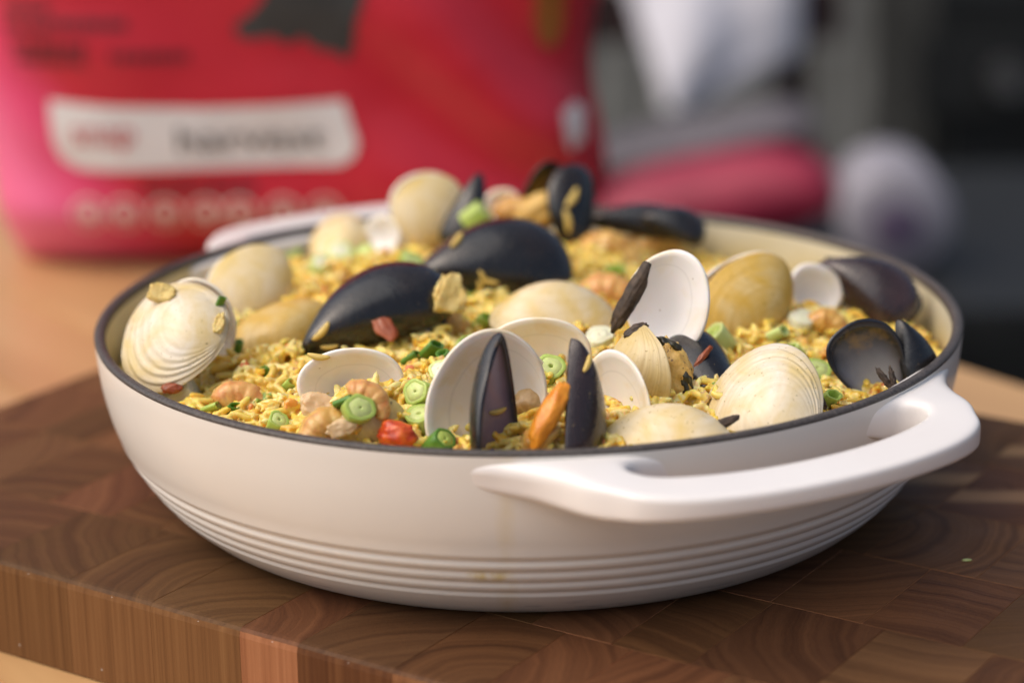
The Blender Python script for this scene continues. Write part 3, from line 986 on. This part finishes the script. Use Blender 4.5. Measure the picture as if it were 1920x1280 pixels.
S(432, 770, .0024, .0070, (.5, .5, .6), 'small dark green scallion bit at the front left rim', M_sc_dark, None)
S(397, 764, .0026, .0060, (.8, .3, .5), 'leaf green scallion scrap at the left rim beside the dark bit', M_sc_mid, None)
S(446, 656, .0030, .0065, (.2, .9, .3), 'dark green scallion bit beside the yellow clam on the left', M_sc_dark, None)
S(413, 568, .0018, .0045, (.4, .8, .3), 'tiny dark green scallion bit above the ridged white clam', M_sc_dark, None)
S(645, 752, .0026, .0060, (.85, .35, .4), 'dark green striped scallion tube on the shrimp in the open clam', M_sc_dark, None, .002)
S(672, 768, .0047, .0045, (.35, .35, .87), 'light green scallion ring on the shrimp in the open clam', M_sc_mid, M_sc_pale, .0025)
S(793, 738, .0044, .0085, (-.55, .2, .8), 'thick green scallion slice left of the big upright clam half', M_sc_mid, M_sc_pale, .002)
S(795, 792, .0044, .0080, (-.4, .75, .5), 'green scallion chunk above the red crayfish piece', M_sc_mid, M_sc_pale, .002, on_rice=True)
S(822, 832, .0038, .0070, (.6, .5, .5), 'green scallion scrap at the front rim left of the upright clam half', M_sc_dark, M_sc_mid)
S(810, 655, .0036, .0060, (.6, .6, .5), 'dark green scallion bit in the rice behind the upright clam half', M_sc_dark, None, on_rice=True)
S(840, 672, .0034, .0065, (-.6, .6, .5), 'deep green scallion leaf bit in the middle of the rice', M_sc_dark, None, on_rice=True)
S(878, 645, .0042, .0050, (.2, .55, .8), 'bright green scallion ring in the rice in front of the cream clam', M_sc_mid, None, .0015, .8, on_rice=True)
S(1032, 694, .0046, .0060, (.05, .5, .86), 'pale green scallion ring inside the open clam in the centre', M_sc_mid, M_sc_pale, .0015)
S(1122, 640, .0046, .0070, (.1, .75, .65), 'white scallion slice left of the tall striped clam', M_sc_white, M_sc_white, .002, on_rice=True)
S(1346, 638, .0048, .0080, (-.55, .65, .5), 'pale green scallion wedge on top of the wedged black mussel', M_sc_pale, M_sc_mid, .003)
S(1530, 700, .0050, .0060, (.1, .7, .7), 'scallion ring right of the ridged cream clam', M_sc_mid, M_sc_pale, .002, on_rice=True)
S(1553, 748, .0040, .0060, (.5, .5, .6), 'green scallion scrap between ridged clam and grey mussel', M_sc_mid, None, on_rice=True)
S(1500, 608, .0046, .0070, (.3, .8, .5), 'whitish scallion slice under the small white clam', M_sc_white, M_sc_white, .002, on_rice=True)
S(1452, 628, .0042, .0080, (.8, .4, .4), 'pale scallion strip in the rice below the yellow clam', M_sc_pale, None, .002, on_rice=True)
S(538, 478, .0058, .0075, (.2, .7, .65), 'light green scallion slice on the rice at the back left', M_sc_mid, M_sc_pale, .003)
S(562, 445, .0032, .0075, (.1, .95, .2), 'dark green scallion tip at the back left rim', M_sc_dark, None, .002)
S(640, 480, .0054, .0070, (-.2, .7, .65), 'pale scallion slice below the low clam at the back', M_sc_pale, M_sc_white, .002)
S(768, 497, .0046, .0065, (.3, .7, .65), 'yellow green scallion slice behind the long black mussel', M_sc_mid, M_sc_pale, .002, on_rice=True)
S(893, 408, .0050, .0090, (.75, .55, .3), 'green scallion piece on the back mussels', M_sc_mid, M_sc_pale, .003)
S(1152, 512, .0036, .0060, (.3, .7, .6), 'green scallion scrap left of the tall clam top', M_sc_mid, None, .002)
S(725, 515, .0042, .0060, (-.3, .7, .6), 'small pale scallion ring above the long black mussel', M_sc_pale, None, .002, on_rice=True)

PG = 'seafood pieces on the rice'
def piece(name, label, cat, px, py, rad, mat, h, seed, lift=.002, amp=.25, freq=2.2, bend=0, tail=0, grp=PG, n=(0, .35, .93)):
    p = drop(px, py, lift)
    o = mesh_obj(name, lump(rad, seed, amp, freq, 4, bend, tail), mat, None, frame(p, view_vec(n), view_vec(h)))
    return tag(o, label, cat, grp)
def shrimp(label, px, py, rad, mat, h, seed, arc=2.2, lift=.0, n=(0, .35, .93)):
    """curled peeled tail: ringed bands along a bent tapering body"""
    p = drop(px, py, lift)
    nu, nv = 46, 18
    P = np.zeros((nu, nv, 3))
    cr = rad * 1.5
    for i in range(nu):
        t = i / (nu - 1)
        a = (t - .5) * arc
        band = 1 + .07 * abs(math.sin(t * PI * 5.5)) - .04
        rr = rad * math.sin(PI * min(1, .10 + t * .84)) ** .55 * (1.05 - .45 * t) * band
        if i in (0, nu - 1): rr = 1e-5
        for j in range(nv):
            q = 2 * PI * j / nv
            e = rr * (1 + .14 * noise.noise(Vector((t * 5, math.cos(q) * 1.2, seed + math.sin(q)))))
            R = cr + e * math.cos(q)
            P[i, j] = (R * math.sin(a), R * math.cos(a) - cr, e * math.sin(q))
    o = mesh_obj('shrimp', from_grid('shrimp', P), mat, None, frame(p, view_vec(n), view_vec(h)))
    return tag(o, label, 'shrimp', 'shrimp tails on the rice')
shrimp('pinkish shrimp tail in the rice at the front left', 458, 742, .0058, M_shrimp_pink, (.2, .95, 0), 1)
shrimp('golden shrimp tail at the front rim under the scallion ring', 618, 795, .0064, M_shrimp, (-.3, .95, 0), 2)
shrimp('orange brown shrimp tail below the yellow chunk', 850, 612, .0068, M_shrimp, (.5, .85, 0), 3)
shrimp('shrimp tail behind the scallion ring in the open clam', 700, 745, .0050, M_shrimp_pink, (.6, .8, 0), 4)
shrimp('golden shrimp tail at the back left of the tall clam', 1145, 468, .0085, M_shrimp, (.1, .95, 0), 5)
shrimp('golden shrimp tail at the back right beside the flat mussel', 1215, 462, .0085, M_shrimp, (-.4, .9, 0), 6)
shrimp('orange shrimp tail left of the tall clam', 1150, 548, .0075, M_shrimp_pink, (.3, .95, 0), 7)
shrimp('brown shrimp tail under the small white clam half', 1560, 604, .0048, M_shrimp, (.4, .9, 0), 8)
shrimp('golden shrimp tail on the back mussels', 985, 400, .0072, M_shrimp, (.3, .9, 0), 9, lift=.004)
for a_ in ((905, 604, .0038, .0065, (.5, .6, .6), 'green scallion bit just left of the long cream clam', M_sc_mid, None),
           (948, 612, .0040, .0045, (.1, .6, .8), 'bright scallion ring at the lower edge of the long cream clam', M_sc_mid, M_sc_pale),
           (772, 672, .0030, .0060, (.7, .5, .4), 'narrow green scallion strip behind the open clam heaped with shrimp', M_sc_dark, None),
           (830, 700, .0040, .0055, (-.3, .6, .7), 'pale scallion slice above the thick green slice', M_sc_pale, M_sc_white),
           (1590, 648, .0034, .0060, (.4, .7, .5), 'green scallion bit above the grey blue mussel', M_sc_mid, None),
           (1490, 660, .0038, .0060, (-.5, .6, .5), 'pale green scallion bit behind the top of the ridged cream clam', M_sc_pale, None),
           (540, 725, .0030, .0060, (.6, .5, .5), 'green scallion sliver left of the open clam heaped with shrimp', M_sc_mid, None),
           (500, 700, .0028, .0050, (-.5, .6, .5), 'dark green scallion sliver below the smooth yellow clam', M_sc_dark, None),
           (520, 795, .0034, .0055, (.3, .6, .7), 'green scallion bit at the front rim left of the shrimp heap', M_sc_mid, M_sc_pale),
           (600, 500, .0042, .0060, (.3, .6, .7), 'pale scallion ring on the rice at the back left mound', M_sc_pale, M_sc_white),
           (690, 480, .0040, .0060, (-.4, .6, .7), 'yellow green scallion ring behind the back left mound', M_sc_mid, M_sc_pale)):
    S(*a_, on_rice=True)
piece('crayfish_tail', 'bright red crayfish piece at the front rim', 'crayfish', 746, 816, (.0062, .0042, .0044), M_cray, (.3, .95, 0), 12, .002, .2)
piece('onion_piece', 'translucent cooked onion piece on the shrimp at the front left', 'onion', 598, 762, (.0058, .0042, .0018), M_onion, (.4, .9, 0), 13, .003, .3, 1.6, .2)
piece('onion_piece', 'pale onion piece in the rice beside the open clam', 'onion', 640, 800, (.0048, .0034, .0020), M_onion, (-.4, .9, 0), 14, .003, .3, 1.6, .2)
def chunk(px, py, sx, sy, sz, n, h, label, mat, lift, seed):
    """torn flake: a flat faceted lump with a ragged outline"""
    p = drop(px, py, lift)
    bm = bmesh.new()
    bmesh.ops.create_icosphere(bm, subdivisions=4, radius=1)
    for v in bm.verts:
        q = v.co.copy()
        m_ = max(abs(q.x + .3 * q.y), abs(q.y - .25 * q.x), abs(q.z))
        q *= 1 / (.45 + .55 * m_)
        q *= 1 + .30 * noise.noise(q * 1.6 + Vector((seed, 0, 0))) + .16 * noise.noise(q * 4 + Vector((0, seed, 0))) + .07 * noise.noise(q * 9 + Vector((0, 0, seed)))
        q.x *= 1 - .28 * q.y
        v.co = Vector((q.x * sx * .46, q.y * sy * .46, q.z * sz * .46 + .12 * sx * q.x * q.x))
    o = mesh_obj('fish_chunk', from_bm(bm, 'fish_chunk'), mat, None, frame(p, view_vec(n), view_vec(h)))
    return tag(o, label, 'fish', PG)
chunk(843, 550, .0105, .0150, .0045, (.35, .25, .9), (.3, .95, 0), 'pale yellow fish chunk leaning on the black mussels', M_squid, .003, 4)
chunk(308, 552, .0105, .0078, .0050, (0, .6, .8), (.3, .9, 0), 'ragged tan crumb on top of the ridged white clam', M_squid, .0015, 9)
chunk(412, 605, .0034, .0085, .0022, (0, .5, .85), (.15, .98, 0), 'thin yellow flake on the right of the ridged white clam', M_squid, .0004, 10)
piece('tomato_strip', 'red brown tomato strip stuck on the long black mussel', 'tomato', 716, 606, (.0075, .0026, .0009), M_tomato, (.75, .65, 0), 16, .0006, .3, 1.8, tail=-.5, n=(.05, .5, .85))
piece('tomato_strip', 'thin red tomato shred beside the scallion wedge', 'tomato', 1318, 668, (.0048, .0010, .0009), M_tomato, (-.75, .65, 0), 17, .0006, .3)
piece('tomato_strip', 'small red tomato scrap at the left rim behind the pale scallion', 'tomato', 322, 728, (.0034, .0018, .0012), M_tomato, (0, 1, 0), 18, .001, .3)
piece('tomato_strip', 'red brown speck stuck on the inner left pan wall', 'tomato', 222, 598, (.0012, .0028, .0008), M_tomato, (-.1, 1, 0), 19, .0, .3)

# stray grains that cling to shells, each one apart
def grain_mesh(seed):
    bm = bmesh.new()
    bmesh.ops.create_uvsphere(bm, u_segments=10, v_segments=8, radius=1)
    for v in bm.verts:
        p = v.co
        z = p.z
        v.co = Vector((z * .0031, p.x * .0009 + .0005 * (z * z - .4), p.y * .0009)) * (1 + .05 * noise.noise(p * 2 + Vector((seed, 0, 0))))
    return from_bm(bm, 'rice_grain')
gm = [grain_mesh(i) for i in range(3)]
for m_ in gm: m_.materials.append(M_grain)
def grain(px, py, ang, label, big=1.0):
    p, n = hit(px, py)
    h = CR * math.cos(R_(ang + 90)) + CU * math.sin(R_(ang + 90))
    o = bpy.data.objects.new('rice_grain', rng.choice(gm))
    link(o)
    o.matrix_world = frame(p + n * .0006, n, h) @ Matrix.Scale(big, 4)
    tag(o, label, 'rice grain', 'stray rice grains stuck on shells')
grain(603, 622, 48, 'plump yellow grain near the tip of the long black mussel, highest one', 1.35)
grain(617, 648, 5, 'yellow grain under the plump one near the long black mussel tip')
grain(598, 668, -8, 'yellow grain lying along the opening of the long black mussel', 1.2)
grain(704, 646, 40, 'pale grain below the red strip on the long black mussel')
grain(795, 636, 25, 'pale grain beside the orange brown shrimp tail under the long black mussel')
grain(905, 520, 110, 'upper grain of the cluster on the broad black mussel')
grain(900, 538, 100, 'lower grain of the cluster on the broad black mussel')
grain(920, 527, -15, 'right hand grain of the cluster on the broad black mussel')
grain(858, 452, 55, 'yellow grain at the left ridge of the broad black mussel', 1.4)
grain(1072, 372, 60, 'round yellow grain on the open mussel at the back', 1.6)
grain(1064, 415, 100, 'lower yellow grain on the open mussel at the back', 1.5)
grain(1100, 682, 70, 'yellow grain on the right half of the standing mussel')
grain(932, 770, 15, 'white shred on the left half of the standing mussel')
grain(985, 835, 5, 'greenish grain at the front rim at the foot of the standing mussel')
# bit of green on the board
o = mesh_obj('scallion_crumb', lump((.0016, .0007, .0003), 61, .2, 2, 3), M_sc_pale, None, Matrix.Translation(at_z(1813, 1049, .0003)))
tag(o, 'tiny pale green crumb lying alone on the board right of the pan', 'crumb')

# ------------------------------------------------------------------ red bag behind the pan
BY = .402
bag = thing('rice_bag', 'big glossy red and pink bag with a white name strip standing behind the pan', 'bag', (-.13, BY + .06, TT))
BX0, BX1, BH, BT = -.290, .040, .42, .055
def bag_front(x, z):
    """y of the bag's front skin at world x, height z"""
    u = (x - (BX0 + BX1) / 2) / ((BX1 - BX0) / 2)
    v = (z - TT) / BH
    uu = max(-1, min(1, u)); vv = max(0, min(1, v))
    bulge = (1 - uu ** 6) ** .5 * (min(1, vv / .09 + .12) ** .5 if vv < .09 else 1) * (1 - max(0, vv - .5) * 1.2)
    wr = .0065 * math.sin(38 * (x * .75 + z * 1.9) + 3 * noise.noise(Vector((x * 7, z * 7, 3)))) * max(0, min(1, (x + .09) / .08))
    wr += .004 * noise.noise(Vector((x * 16, z * 26, 1.7)))
    return BY + BT * (1 - bulge) + wr * (.3 + .7 * bulge)
def mat_bag():
    m = N('bag_film')
    ob = m.coord()
    s = m.sep(ob)
    # lower left: the film's own pink with its sheen painted in, fading to red
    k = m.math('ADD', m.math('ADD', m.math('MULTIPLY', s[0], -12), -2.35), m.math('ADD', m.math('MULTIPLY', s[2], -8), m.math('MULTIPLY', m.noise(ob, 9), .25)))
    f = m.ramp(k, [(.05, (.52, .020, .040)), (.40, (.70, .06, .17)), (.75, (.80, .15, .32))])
    m.set(Base_Color=f, Roughness=.30)
    m.bump(m.noise(ob, 30, 4), .25, .004)
    return m.m
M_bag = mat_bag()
nx, nz = 70, 80
def bag_mesh():
    V, F = [], []
    for side in (0, 1):
        for i in range(nz + 1):
            z = TT + BH * i / nz
            for j in range(nx + 1):
                x = BX0 + (BX1 - BX0) * j / nx
                vv = i / nz
                pinch = 1 - .10 * max(0, 1 - vv / .1) ** 2
                xw = (BX0 + BX1) / 2 + (x - (BX0 + BX1) / 2) * pinch + .004 * math.sin(vv * 19) * (abs(j / nx - .5) * 2) ** 3
                y = bag_front(x, z)
                if side: y = 2 * (BY + BT) - y + .0008
                V.append((xw, y, z))
    a = (nx + 1) * (nz + 1)
    for i in range(nz):
        for j in range(nx):
            p = i * (nx + 1) + j
            F.append((p, p + 1, p + nx + 2, p + nx + 1))
            F.append((a + p, a + p + nx + 1, a + p + nx + 2, a + p + 1))
    for i in range(nz):
        for j in (0, nx):
            p = i * (nx + 1) + j
            F.append((p, p + nx + 1, a + p + nx + 1, a + p))
    for j in range(nx):
        F.append((j, a + j, a + j + 1, j + 1))
        p = nz * (nx + 1) + j
        F.append((p, p + 1, a + p + 1, a + p))
    me = bpy.data.meshes.new('bag_body')
    me.from_pydata(V, [], F)
    me.polygons.foreach_set('use_smooth', [True] * len(F))
    return me
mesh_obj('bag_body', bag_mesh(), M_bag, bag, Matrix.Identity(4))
M_print_white = plain('white_print', (.70, .69, .68), .4, .04, 60)
M_print_dark = plain('dark_print', (.040, .046, .048), .5, .2, 60)
M_print_maroon = plain('maroon_print', (.10, .010, .018), .5, .2, 60)
M_print_red = plain('red_print', (.50, .05, .06), .5, .1, 60)
M_print_grey = plain('grey_print', (.07, .068, .06), .5, .1, 60)
M_print_gold = plain('gold_print', (.30, .11, .02), .5, .2, 60)
M_print_pale = plain('pale_print', (.74, .58, .52), .5, .15, 200)
def pix_bag(px, py):
    p = at_y(px, py, BY + .004)
    return p.x, p.z
def on_bag(me, off):
    for v in me.vertices:
        x, z = v.co.x, v.co.y
        v.co = (x, bag_front(x, z) - off - v.co.z, z)
def poly_patch(name, pts, mat, off=.0007, hole=None):
    """flat print: outline in photo pixels laid on the bag's skin, finely divided so that it follows the folds"""
    P = [Vector((*pix_bag(*p), 0)) for p in pts]
    bm = bmesh.new()
    f = bm.faces.new([bm.verts.new(p) for p in P])
    xs = [p.x for p in P]; zs = [p.y for p in P]
    bmesh.ops.triangulate(bm, faces=[f])
    for ax, lo, hi in ((0, min(xs), max(xs)), (1, min(zs), max(zs))):
        n_ = max(1, int((hi - lo) / .005))
        for i in range(1, n_):
            c_ = lo + (hi - lo) * i / n_
            co = Vector((c_, 0, 0)) if ax == 0 else Vector((0, c_, 0))
            no = Vector((1, 0, 0)) if ax == 0 else Vector((0, 1, 0))
            bmesh.ops.bisect_plane(bm, geom=bm.verts[:] + bm.edges[:] + bm.faces[:], plane_co=co, plane_no=no)
    me = from_bm(bm, name)
    on_bag(me, off)
    return mesh_obj(name, me, mat, bag, Matrix.Identity(4))
def text_patch(txt, px, py, hpx, wpx, mat, off=.0024):
    cu = bpy.data.curves.new('lettering', 'FONT')
    cu.body = txt
    cu.align_x = 'CENTER'; cu.align_y = 'CENTER'
    cu.resolution_u = 2
    to = bpy.data.objects.new('lettering', cu)
    C.objects.link(to)
    dg = bpy.context.evaluated_depsgraph_get()
    me = bpy.data.meshes.new_from_object(to.evaluated_get(dg))
    bpy.data.objects.remove(to)
    x0, z0 = pix_bag(px, py)
    co = np.empty(len(me.vertices) * 3); me.vertices.foreach_get('co', co); co = co.reshape(-1, 3)
    wx, wz = np.ptp(co[:, 0]), np.ptp(co[:, 1])
    mx, mz = (co[:, 0].max() + co[:, 0].min()) / 2, (co[:, 1].max() + co[:, 1].min()) / 2
    s_ = 3600
    for v in me.vertices:
        v.co = (x0 + (v.co.x - mx) / wx * wpx / s_, z0 + (v.co.y - mz) / wz * hpx / s_, 0)
    on_bag(me, off)
    me.materials.clear()
    return mesh_obj('lettering', me, mat, bag, Matrix.Identity(4))
poly_patch('name_strip', [(92, 188), (200, 196), (380, 200), (520, 195), (645, 186), (658, 225), (672, 265), (664, 290), (640, 306), (400, 312), (200, 316), (150, 314), (118, 298), (102, 268), (94, 225)], M_print_white)
text_patch('snap', 197, 258, 46, 118, M_print_red)
text_patch('harvest', 473, 255, 46, 270, M_print_grey)
poly_patch('emblem', [(520, -60), (492, 0), (470, 25), (440, 45), (446, 68), (478, 72), (512, 66), (540, 84), (566, 68), (596, 92), (626, 96), (650, 114), (664, 84), (668, 40), (682, 0), (690, -60), (640, -60), (640, 10), (628, 32), (606, 26), (600, 4), (604, -60)], M_print_dark)
for i, px in enumerate((168, 236, 312, 388, 452, 532, 610)):
    x0, z0 = pix_bag(px, 398 - i * .6)
    bm = bmesh.new()
    pr = [(.0088, .0072), (.0036, 0)]
    for ro, ri in pr:
        vo = [bm.verts.new((x0 + ro * math.cos(2 * PI * k / 28), z0 + ro * math.sin(2 * PI * k / 28), 0)) for k in range(28)]
        if ri:
            vi = [bm.verts.new((x0 + ri * math.cos(2 * PI * k / 28), z0 + ri * math.sin(2 * PI * k / 28), 0)) for k in range(28)]
            for k in range(28): bm.faces.new((vo[k], vo[(k + 1) % 28], vi[(k + 1) % 28], vi[k]))
        else: bm.faces.new(vo)
    me = from_bm(bm, 'round_icon')
    on_bag(me, .0008)
    mesh_obj('round_icon', me, M_print_pale, bag, Matrix.Identity(4))
for x0, x1, y in ((0, 75, 18), (90, 235, 45), (0, 70, 52), (15, 70, 88), (80, 160, 88), (210, 345, 104), (30, 150, 112), (270, 470, 348)):
    # small unreadable lines of print: rows of short strokes
    q = x0
    while q < x1:
        wv = rng.uniform(9, 20)
        poly_patch('print_stroke', [(q, y - 9), (q + wv, y - 9), (q + wv, y + 9), (q, y + 9)], M_print_maroon)
        q += wv + rng.uniform(4, 8)
poly_patch('gold_mark', [(1005, -40), (1062, -40), (1058, 60), (1040, 98), (1015, 92), (1004, 50)], M_print_gold)
poly_patch('white_mark', [(1056, 215), (1080, 200), (1096, 215), (1096, 280), (1084, 300), (1066, 280)], M_print_white)

# ------------------------------------------------------------------ things on the lower bench behind, and the yard
BENCH = -.235
M_black = plain('black_painted_metal', (.012, .013, .013), .45, .3, 40)
bench = thing('low_bench', 'low black metal bench behind the table holding a red packet', 'bench', (.2, 1.3, -.78))
def box(name, sx, sy, sz, loc, mat, parent=None, rz=0, bev=.004):
    bm = bmesh.new()
    bmesh.ops.create_cube(bm, size=1)
    bmesh.ops.scale(bm, vec=(sx, sy, sz), verts=bm.verts)
    if bev: bmesh.ops.bevel(bm, geom=bm.edges[:], offset=bev, segments=2, affect='EDGES')
    mw = Matrix.Translation(loc) @ Matrix.Rotation(rz, 4, 'Z')
    return mesh_obj(name, from_bm(bm, name, False), mat, parent, mw)
box('bench_top', 1.1, .5, .03, (.30, 1.25, BENCH - .015), M_black, bench)
for x in (-.2, .8):
    for y in (1.04, 1.46):
        box('leg', .04, .04, .515, (x, y, -.5225), M_black, bench)
def pillow(name, sx, sy, sz, mat, mw, seed, parent=None):
    bm = bmesh.new()
    bmesh.ops.create_cube(bm, size=2)
    bmesh.ops.subdivide_edges(bm, edges=bm.edges[:], cuts=10, use_grid_fill=True)
    for v in bm.verts:
        p = v.co.copy()
        e = max(abs(p.x), abs(p.y))
        p.z *= (1 - e ** 3 * .75)
        p.x *= 1 - .06 * p.y * p.y; p.y *= 1 - .06 * p.x * p.x
        p.z += .10 * noise.noise(p * 2 + Vector((seed, 0, 0)))
        v.co = Vector((p.x * sx, p.y * sy, p.z * sz))
    return mesh_obj(name, from_bm(bm, name), mat, parent, mw)
M_pink_red = plain('red_packet_film', (.27, .014, .042), .5, .2, 12)
M_grey_film = plain('grey_packet_film', (.10, .088, .098), .5, .2, 12)
pc = at_y(1330, 385, 1.2)
pkt = thing('rice_packet', 'flat red and grey packet lying on the bench behind the pan', 'packet', (pc.x, pc.y, BENCH))
tilt = Matrix.Rotation(R_(-10), 4, 'Y')
pillow('packet_body', .105, .07, .040, M_pink_red, Matrix.Translation((pc.x, 1.2, BENCH + .046)) @ tilt, 2, pkt)
pillow('packet_flap', .115, .055, .016, M_grey_film, Matrix.Translation((pc.x - .02, 1.25, BENCH + .083)) @ Matrix.Rotation(R_(-11), 4, 'Y'), 5, pkt)
wc = at_y(1668, 405, 1.15)
M_wbag = plain('white_paper', (.27, .26, .30), .6, .15, 25)
roll = thing('paper_roll', 'round whitish paper roll with a purple end beside the red packet', 'roll', (wc.x, 1.15, BENCH))
P = np.zeros((7, 40, 3))
for i, (r, y) in enumerate(((.001, -.05), (.015, -.05), (.040, -.05), (.046, -.045), (.046, .045), (.04, .05), (.001, .05))):
    for j in range(40):
        q = 2 * PI * j / 40
        P[i, j] = (r * math.cos(q), y, r * math.sin(q))
mesh_obj('roll_body', from_grid('roll_body', P), M_wbag, roll, Matrix.Translation((wc.x, 1.15, BENCH + .0465)))
M_purple = plain('purple_print', (.10, .075, .13), .5, .2, 20)
P2 = P * np.array([.42, .1, .42]); 
mesh_obj('roll_core', from_grid('roll_core', P2), M_purple, roll, Matrix.Translation((wc.x - .002, 1.098, BENCH + .0445)))

# ground, fence, chair with towel, black grill
M_ground = plain('patio_ground', (.045, .045, .042), .8, .3, 6)
bm = bmesh.new()
bmesh.ops.create_grid(bm, x_segments=4, y_segments=4, size=60)
g = mesh_obj('ground', from_bm(bm, 'ground', False), M_ground, None, Matrix.Translation((0, 20, -.78)))
tag(g, kind='structure')
M_slat = plain('weathered_grey_slat', (.19, .19, .175), .7, .3, 18)
fence = thing('slat_fence', 'weathered grey vertical slat fence far behind the table', 'fence', (0, 3.2, -.78))
fr = random.Random(9)
smesh = []
for i in range(4):
    bm = bmesh.new()
    bmesh.ops.create_cube(bm, size=1)
    bmesh.ops.scale(bm, vec=(.094 + .004 * i, .022, 1.5), verts=bm.verts)
    bmesh.ops.bevel(bm, geom=bm.edges[:], offset=.004, segments=1, affect='EDGES')
    me = from_bm(bm, 'slat', False); me.materials.append(M_slat); smesh.append(me)
for i in range(36):
    o = bpy.data.objects.new('slat', fr.choice(smesh))
    link(o, fence)
    o.location = (-1.9 + i * .108, fr.uniform(-.006, .006), .76)
for z in (.3, 1.2):
    box('rail', 3.95, .04, .09, (0, 3.24, z - .78), M_slat, fence)
M_chair = plain('dark_brown_chair', (.030, .014, .013), .5, .3, 30)
cc = at_y(1170, 60, 1.75)
chair = thing('wooden_chair', 'dark brown wooden chair with a white towel over its back', 'chair', (cc.x, 1.75, -.78))
zt = cc.z
for dx in (-.14, .18):
    box('post', .035, .035, zt + .78, (cc.x + dx, 1.75, (zt - .78) / 2), M_chair, chair)
box('top_rail', .42, .03, .06, (cc.x + .02, 1.75, zt + .02), M_chair, chair)
box('seat', .40, .40, .03, (cc.x + .02, 1.95, -.36), M_chair, chair)
for dx in (-.14, .18):
    box('leg', .035, .035, .405, (cc.x + dx, 2.12, -.5775), M_chair, chair)
# towel: folded cloth hung from the rail at a slant
tw = at_y(1340, 90, 1.69)
M_towel = plain('white_towel_cloth', (.82, .81, .88), .85, .08, 60, .3)
nu, nv = 30, 26
outl = [(1175, 0), (1480, 0)]
P = np.zeros((nu, nv, 3))
for i in range(nu):
    t = i / (nu - 1)
    py = -150 + 345 * t
    lx = 1120 + 140 * t
    rx = 1490 - max(0, t - .70) * 720
    for j in range(nv):
        s_ = j / (nv - 1)
        p = at_y(lx + (rx - lx) * s_, py, 1.70)
        P[i, j] = (p.x, 1.69 + .006 * math.sin(s_ * 11 + t * 2) + .01 * math.sin(t * 5 + s_ * 4), p.z)
me = from_grid('hanging_towel', P, closed_v=False)
bm = bmesh.new(); bm.from_mesh(me)
bmesh.ops.recalc_face_normals(bm, faces=bm.faces)
bmesh.ops.solidify(bm, geom=bm.faces[:], thickness=.012)
bm.to_mesh(me); bm.free()
towel = mesh_obj('hanging_towel', me, M_towel)
tag(towel, 'white towel hanging slantwise over the dark chair back', 'towel')
# grill
gp = at_y(1890, 150, 1.9)
gp.x += .03
grill = thing('barbecue_grill', 'black barbecue grill with a round steel knob at the right edge', 'grill', (gp.x + .10, 2.2, -.78))
box('cabinet', .62, .5, .62, (gp.x + .20, 2.2, -.47), M_black, grill, 0, .02)
bm = bmesh.new()
bmesh.ops.create_cone(bm, cap_ends=True, segments=32, radius1=.26, radius2=.26, depth=.62)
hood = mesh_obj('hood', from_bm(bm, 'hood', False), M_black, grill, Matrix.Translation((gp.x + .20, 2.2, -.14)) @ Matrix.Rotation(PI / 2, 4, 'Y'))
M_steel = plain('steel', (.45, .45, .46), .3, .1, 60, 0, Metallic=1.0)
bm = bmesh.new()
bmesh.ops.create_cone(bm, cap_ends=True, segments=28, radius1=.020, radius2=.016, depth=.03)
mesh_obj('knob', from_bm(bm, 'knob', False), M_steel, grill, Matrix.Translation((gp.x - .03, 1.9, gp.z)) @ Matrix.Rotation(PI / 2, 4, 'X'))
box('knob_panel', .66, .04, .10, (gp.x + .20, 1.934, gp.z), M_black, grill, 0, .01)
